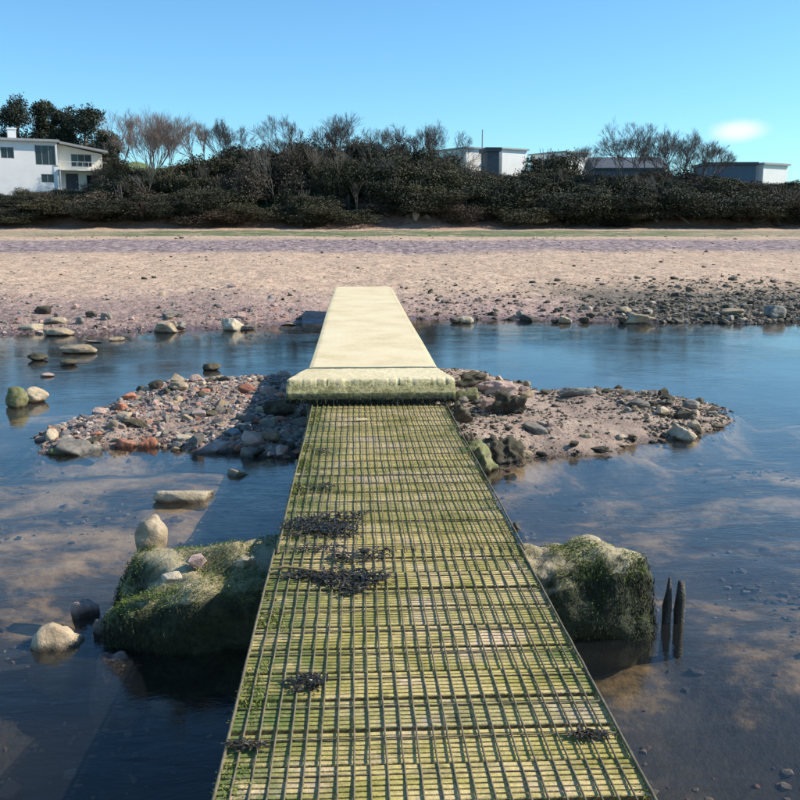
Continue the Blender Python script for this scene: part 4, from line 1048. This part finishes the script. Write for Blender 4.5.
# dark pines behind the house
def pine(px, Y, top, wpx, label, seed):
    x = Xat(px, Y); h = Zat(top, Y) - Hs(x, Y) + .3; W = wpx / F_PX * Y; rr = random.Random(seed)
    e = empty('pine_tree', (x, Y, Hs(x, Y) - .3)); tag(e, label, 'tree')
    mb = MB(); mb.tube([(0, 0, 0), (.1, 0, h * .4), (.0, .1, h * .8)], [h * .03, h * .022, h * .01], 8)
    cs = []
    for k in range(30):
        f = rr.uniform(.2, .9); a = rr.uniform(0, 6.28); rad = W * .5 * (1.05 - abs(f - .5) * .8) * rr.uniform(.2, .62); r0 = W * rr.uniform(.17, .27)
        c = (math.cos(a) * rad, math.sin(a) * rad, h * f); cs.append((*c, r0, r0, r0 * .8)); mb.tube([(0, 0, h * (f - .06)), c], [.09, .03], 5, cap=False)
    mb.build('trunk', bark, e, smooth=True); V, Fq = leaf_cloud(cs, 16000, .14, seed + 5, .3); mesh_np('crown', V, Fq, leafD, e)
    return e
pine(24, 124, 94, 44, 'dark pine tree leftmost behind the white house chimney', 1)
pine(50, 128, 97, 30, 'dark pine tree second from left behind the white house', 2)
pine(68, 124, 104, 30, 'dark pine tree standing right of the gap behind the house', 3)
pine(90, 122, 102, 46, 'broad dark pine tree over the right wing of the house', 4)
pine(112, 119, 128, 34, 'lower dark pine tree beyond the right end of the house', 5)
pine(-14, 124, 98, 40, 'dark pine tree at the very left edge of the view', 6)
o = shrub(Xat(117, 114), 114, Zat(152, 114) - Hs(Xat(117, 114), 114), 3.8, 3, 'against the right end of the white house', None)
o = shrub(Xat(127, 110), 110, Zat(152, 110) - Hs(Xat(127, 110), 110), 4.2, 2, 'just right of the house below the hazy brown tree', None)
o = shrub(Xat(28, 108.5), 108.5, 2.4, 3.0, 4, 'in front of the left ground floor wall of the house', None)

# bank foot: boulders, fallen branches, pale stump
for i in range(34):
    px_ = random.choice([random.uniform(135, 262), random.uniform(300, 345), random.uniform(375, 470), random.uniform(470, 620), random.uniform(600, 790)]); Y = random.uniform(98.3, 100.3); x = Xat(px_, Y)
    o = obj_me('boulder', big_rock('ang', 28 + i % 6, 'dark' if i % 4 else 'grey', 4)); s = random.uniform(.7, 1.9); o.scale = (s, s * .8, s * random.uniform(.45, .7)); o.rotation_euler = (0, 0, random.uniform(0, 6)); o.location = (x, Y, Hs(x, Y) - .2)
    tag(o, ('blackish' if i % 4 else 'grey') + ' boulder at the bank foot ' + landmark(x, Y), 'boulder', 'boulders at the foot of the far bank')
o = obj_me('boulder', big_rock('ang', 9, 'pale', 4)); x = Xat(416, 98.6); o.scale = (.8, .6, 1.2); o.location = (x, 98.6, Hs(x, 98.6) - .1); tag(o, 'small upright whitish boulder at the bank foot right of centre', 'boulder')
o = obj_me('boulder', big_rock('ang', 12, 'tan', 4)); x = Xat(549, 99.2); o.scale = (1.7, 1.0, 1.4); o.location = (x, 99.2, Hs(x, 99.2) + .2); tag(o, 'pale boulder on the bank foot below the round topped shrub', 'boulder')
for i, (a, b_, c, d, lb) in enumerate(((632, 206, 658, 221, 'pale fallen branch slanting down the bank below the open bare tree'), (656, 205, 690, 222, 'long pale fallen branch right of the first fallen branch'), (447, 209, 474, 219, 'pale fallen trunk slanting at the bank foot near the middle'), (606, 210, 630, 221, 'thin grey fallen branch left of the other fallen branches'))):
    A = at(a, b_, Y=99.6); B = at(c, d + 1, Y=98.4); mb = MB(); pts = [A.lerp(B, k / 5) + Vector((0, 0, .12 * math.sin(k * 1.9 + i))) for k in range(6)]
    mb.tube(pts, [.05, .08, .10, .12, .13, .15], 7); mb.tube([pts[2], pts[2] + Vector((-.9, -.2, .9))], [.06, .02], 5); tag(mb.build('fallen_branch', barkp, smooth=True), lb, 'branch')

# ------------------------------------------------------------------ buildings
white = simple('white_render', (.80, .79, .76), .7, .8, .06, .1); glassm, gt, gb_ = newmat('window_glass'); gb_.inputs['Base Color'].default_value = (.02, .025, .03, 1); gb_.inputs['Roughness'].default_value = .08
frame_m = simple('window_frame_grey', (.30, .32, .34), .5, 5, .1, 0); roof_m = simple('grey_roof', (.33, .34, .35), .8, 2, .2, .2); slate = simple('dark_slate', (.075, .085, .10), .7, 3, .25, .3)
bluew = simple('blue_grey_cladding', (.09, .12, .17), .7, 1, .1, .1); darkf = simple('dark_fascia', (.06, .06, .07), .6, 3, .2, 0); creamw = simple('cream_render', (.78, .72, .60), .7, 1, .06, .1); rail_m = simple('white_rail', (.7, .7, .7), .5, 3, .05, 0)
def window(par, x0, x1, z0, z1, y, mull=1, mat=frame_m):
    """window in a wall whose outside is at local -Y"""
    fr = MB(); t_ = .07
    fr.box(x0, x1, y - .05, y + .03, z0, z0 + t_); fr.box(x0, x1, y - .05, y + .03, z1 - t_, z1); fr.box(x0, x0 + t_, y - .05, y + .03, z0 + t_, z1 - t_); fr.box(x1 - t_, x1, y - .05, y + .03, z0 + t_, z1 - t_)
    for k in range(mull):
        xm = x0 + (x1 - x0) * (k + 1) / (mull + 1); fr.box(xm - .03, xm + .03, y - .047, y + .03, z0 + t_, z1 - t_)
    f = fr.build('window', mat, par); MB().box(x0 + t_ * .5, x1 - t_ * .5, y + .005, y + .02, z0 + t_ * .5, z1 - t_ * .5).build('pane', glassm, f); return f
def wall_with_holes(mb, x0, x1, z0, z1, y0, y1, holes):
    """front wall with rectangular openings: strips between sorted x breaks"""
    xb = sorted({x0, x1, *[h[0] for h in holes], *[h[1] for h in holes]})
    for a, b_ in zip(xb[:-1], xb[1:]):
        hs_ = sorted([(h[2], h[3]) for h in holes if h[0] <= a + 1e-6 and h[1] >= b_ - 1e-6]); z = z0
        for c, d in hs_:
            if c > z: mb.box(a, b_, y0, y1, z, c)
            z = d
        if z < z1: mb.box(a, b_, y0, y1, z, z1)
HY = 113; S = HY / F_PX
hx = Xat(62, HY); hz = Zat(187, HY)
hz0 = Hs(Xat(50, HY), HY)
house = empty('white_house', (hx, HY, hz - .3)); house.rotation_euler = (0, 0, R(24)); house.scale = (1, 1, .95); tag(house, 'two storey white house with chimney and dark windows left on the bank', 'house')
# local x: left wing from -8.4 to 0, right wing 0 .. 5.2 ; z 0 base .. 5.7 roof
g = MB(); holesL = [(-6.0, -4.6, 3.4, 4.7), (-2.4, -.2, 2.75, 5.05), (-1.9, -.5, .7, 1.7)]
wall_with_holes(g, -9.4, 0, -2.5, 5.45, 0, .3, holesL); g.box(-9.4, -9.1, .3, 8, -2.5, 5.45); g.box(-9.1, 0, 7.7, 8, -2.5, 5.45); g.box(-.3, 0, .3, 7.7, -2.5, 5.45); g.box(-9.1, -.3, .3, 7.7, 2.2, 2.4)
g.build('wall', white, house)
window(house, -6.0, -4.6, 3.4, 4.7, .12); window(house, -2.4, -.2, 2.75, 5.05, .12, 2); window(house, -1.9, -.5, .7, 1.7, .12)
MB().box(-9.9, .25, -.5, 8.3, 5.45, 5.72).build('roof', roof_m, house)
ch = MB(); ch.box(-4.9, -4.0, 2.5, 3.3, 5.72, 7.0); ch.box(-4.98, -3.92, 2.42, 3.38, 7.0, 7.15); ch.build('chimney', white, house)
# right wing, turned away from the sun a little, with sloping roofline
wg = MB(); wr = empty('white_wing_tmp'); bpy.data.objects.remove(wr)
y0 = 1.0
holesR = [(1.6, 3.9, 2.75, 4.25), (.9, 2.3, .0, 1.9), (3.2, 4.6, .3, 1.8)]
wall_with_holes(wg, .003, 5.1, -2.5, 4.3, y0, y0 + .3, holesR)
wg.poly([(.003, y0, 4.3), (5.1, y0, 4.3), (.003, y0, 5.35), (.003, y0 + .3, 4.3), (5.1, y0 + .3, 4.3), (.003, y0 + .3, 5.35)], [(0, 1, 2), (5, 4, 3), (1, 4, 5, 2), (0, 2, 5, 3)])
wg.box(4.8, 5.1, y0 + .3, 8, -2.5, 4.28); wg.box(.003, 4.8, 7.7, 8, -2.5, 4.28)
wg.build('wall', creamw, house)
window(house, 1.6, 3.9, 2.75, 4.25, y0 + .12, 2); window(house, 3.2, 4.6, .3, 1.8, y0 + .12, 1)
dr_ = MB(); dr_.box(.95, 2.25, y0 + .12, y0 + .17, .0, 1.88); d_ = dr_.build('door', darkf, house); MB().box(2.05, 2.12, y0 + .06, y0 + .12, .85, 1.0).build('handle', rail_m, d_)
rf = MB(); rf.poly([(.27, -.1, 5.60), (5.6, -.1, 4.66), (5.6, 8.3, 4.66), (.27, 8.3, 5.60), (.27, -.1, 5.36), (5.6, -.1, 4.42), (5.6, 8.3, 4.42), (.27, 8.3, 5.36)], [(0, 1, 2, 3), (7, 6, 5, 4), (0, 4, 5, 1), (1, 5, 6, 2), (2, 6, 7, 3), (3, 7, 4, 0)]); rf.build('roof', roof_m, house)
bal = MB(); bal.box(.01, 5.3, -.3, y0 - .003, 2.2, 2.36); b0 = bal.build('balcony', white, house)
rl = MB(); rl.box(.05, 5.3, -.28, -.22, 3.2, 3.26)
for k in range(9): rl.box(.06 + k * .65, .10 + k * .65, -.27, -.23, 2.36, 3.2)
rl.build('railing', rail_m, b0)
for xx in (.1, 5.15): MB().box(xx, xx + .12, -.25, -.13, -1.5, 2.2).build('post', rail_m, house)

def low_building(px0, px1, top, Y, hgt, wmat, rmat, label, rz=0, wins=0, dep=7, name='low_building', rooft=.3, gable=0):
    x0, x1 = Xat(px0, Y), Xat(px1, Y); W = x1 - x0; zt = Zat(top, Y); e = empty(name, ((x0 + x1) / 2, Y, zt - hgt)); e.rotation_euler = (0, 0, rz); tag(e, label, 'building')
    holes = [(-W / 2 + W * (k + .3) / wins, -W / 2 + W * (k + .7) / wins, hgt * .35, hgt * .75) for k in range(wins)]
    g = MB(); wall_with_holes(g, -W / 2, W / 2, -3, hgt - rooft, 0, .25, holes); g.box(-W / 2, -W / 2 + .25, .25, dep, -3, hgt - rooft); g.box(W / 2 - .25, W / 2, .25, dep, -3, hgt - rooft); g.box(-W / 2 + .25, W / 2 - .25, dep - .25, dep, -3, hgt - rooft); g.build('wall', wmat, e)
    for h_ in holes: window(e, *h_, .1)
    r = MB()
    if gable:
        zb = hgt - gable; r.poly([(-W / 2 - .3, -.4, zb), (W / 2 + .3, -.4, zb), (W / 2 + .3, dep / 2, hgt), (-W / 2 - .3, dep / 2, hgt), (W / 2 + .3, dep + .4, zb), (-W / 2 - .3, dep + .4, zb), (-W / 2 - .3, -.4, zb - .2), (W / 2 + .3, -.4, zb - .2), (W / 2 + .3, dep + .4, zb - .2), (-W / 2 - .3, dep + .4, zb - .2)], [(0, 1, 2, 3), (3, 2, 4, 5), (6, 7, 1, 0), (8, 9, 5, 4), (7, 8, 4, 2, 1), (9, 6, 0, 3, 5), (9, 8, 7, 6)])
    else: r.box(-W / 2 - .25, W / 2 + .25, -.3, dep + .3, hgt - rooft, hgt)
    r.build('roof', rmat, e); return e
low_building(463, 486, 147, 132, 4, white, roof_m, 'pale flat roofed building left of the mast above the thicket', R(30), name='flat_roofed_building', rooft=.2)
low_building(486, 498, 147, 127, 4, slate, darkf, 'small dark shed in front of the white buildings beside the mast', R(4), name='shed', rooft=.5, dep=4)
low_building(497, 529, 148, 134, 4, white, roof_m, 'white flat roofed building between dark shed and round topped shrub', R(32), name='flat_roofed_building', rooft=.2)
low_building(558, 594, 151, 134, 4, white, roof_m, 'white flat roofed building right of the round topped shrub', R(32), name='flat_roofed_building', rooft=.2)
low_building(594, 662, 154, 122, 4.5, bluew, slate, 'dark slate roofed house behind the open bare tree', R(-4), wins=0, name='slate_roofed_house', rooft=1.7, gable=1.6, dep=8)
low_building(704, 751, 161, 124, 4.5, bluew, slate, 'blue grey flat roofed building at the right skyline', R(-6), wins=0, name='flat_roofed_building', rooft=.35)
low_building(753, 790, 162, 126, 4.5, white, roof_m, 'cream white building at the right end of the skyline', R(30), name='flat_roofed_building', rooft=.25)
x = Xat(481, 128); mb = MB(); z0 = Hs(x, 128) - .3; mb.tube([(0, 0, 0), (0, 0, Zat(129, 128) - z0)], [.10, .06], 8); o = mb.build('mast', simple('grey_steel', (.25, .25, .26), .5, 3, .1, 0)); o.location = (x, 128, z0); tag(o, 'thin grey mast rising beside the dark shed', 'mast')
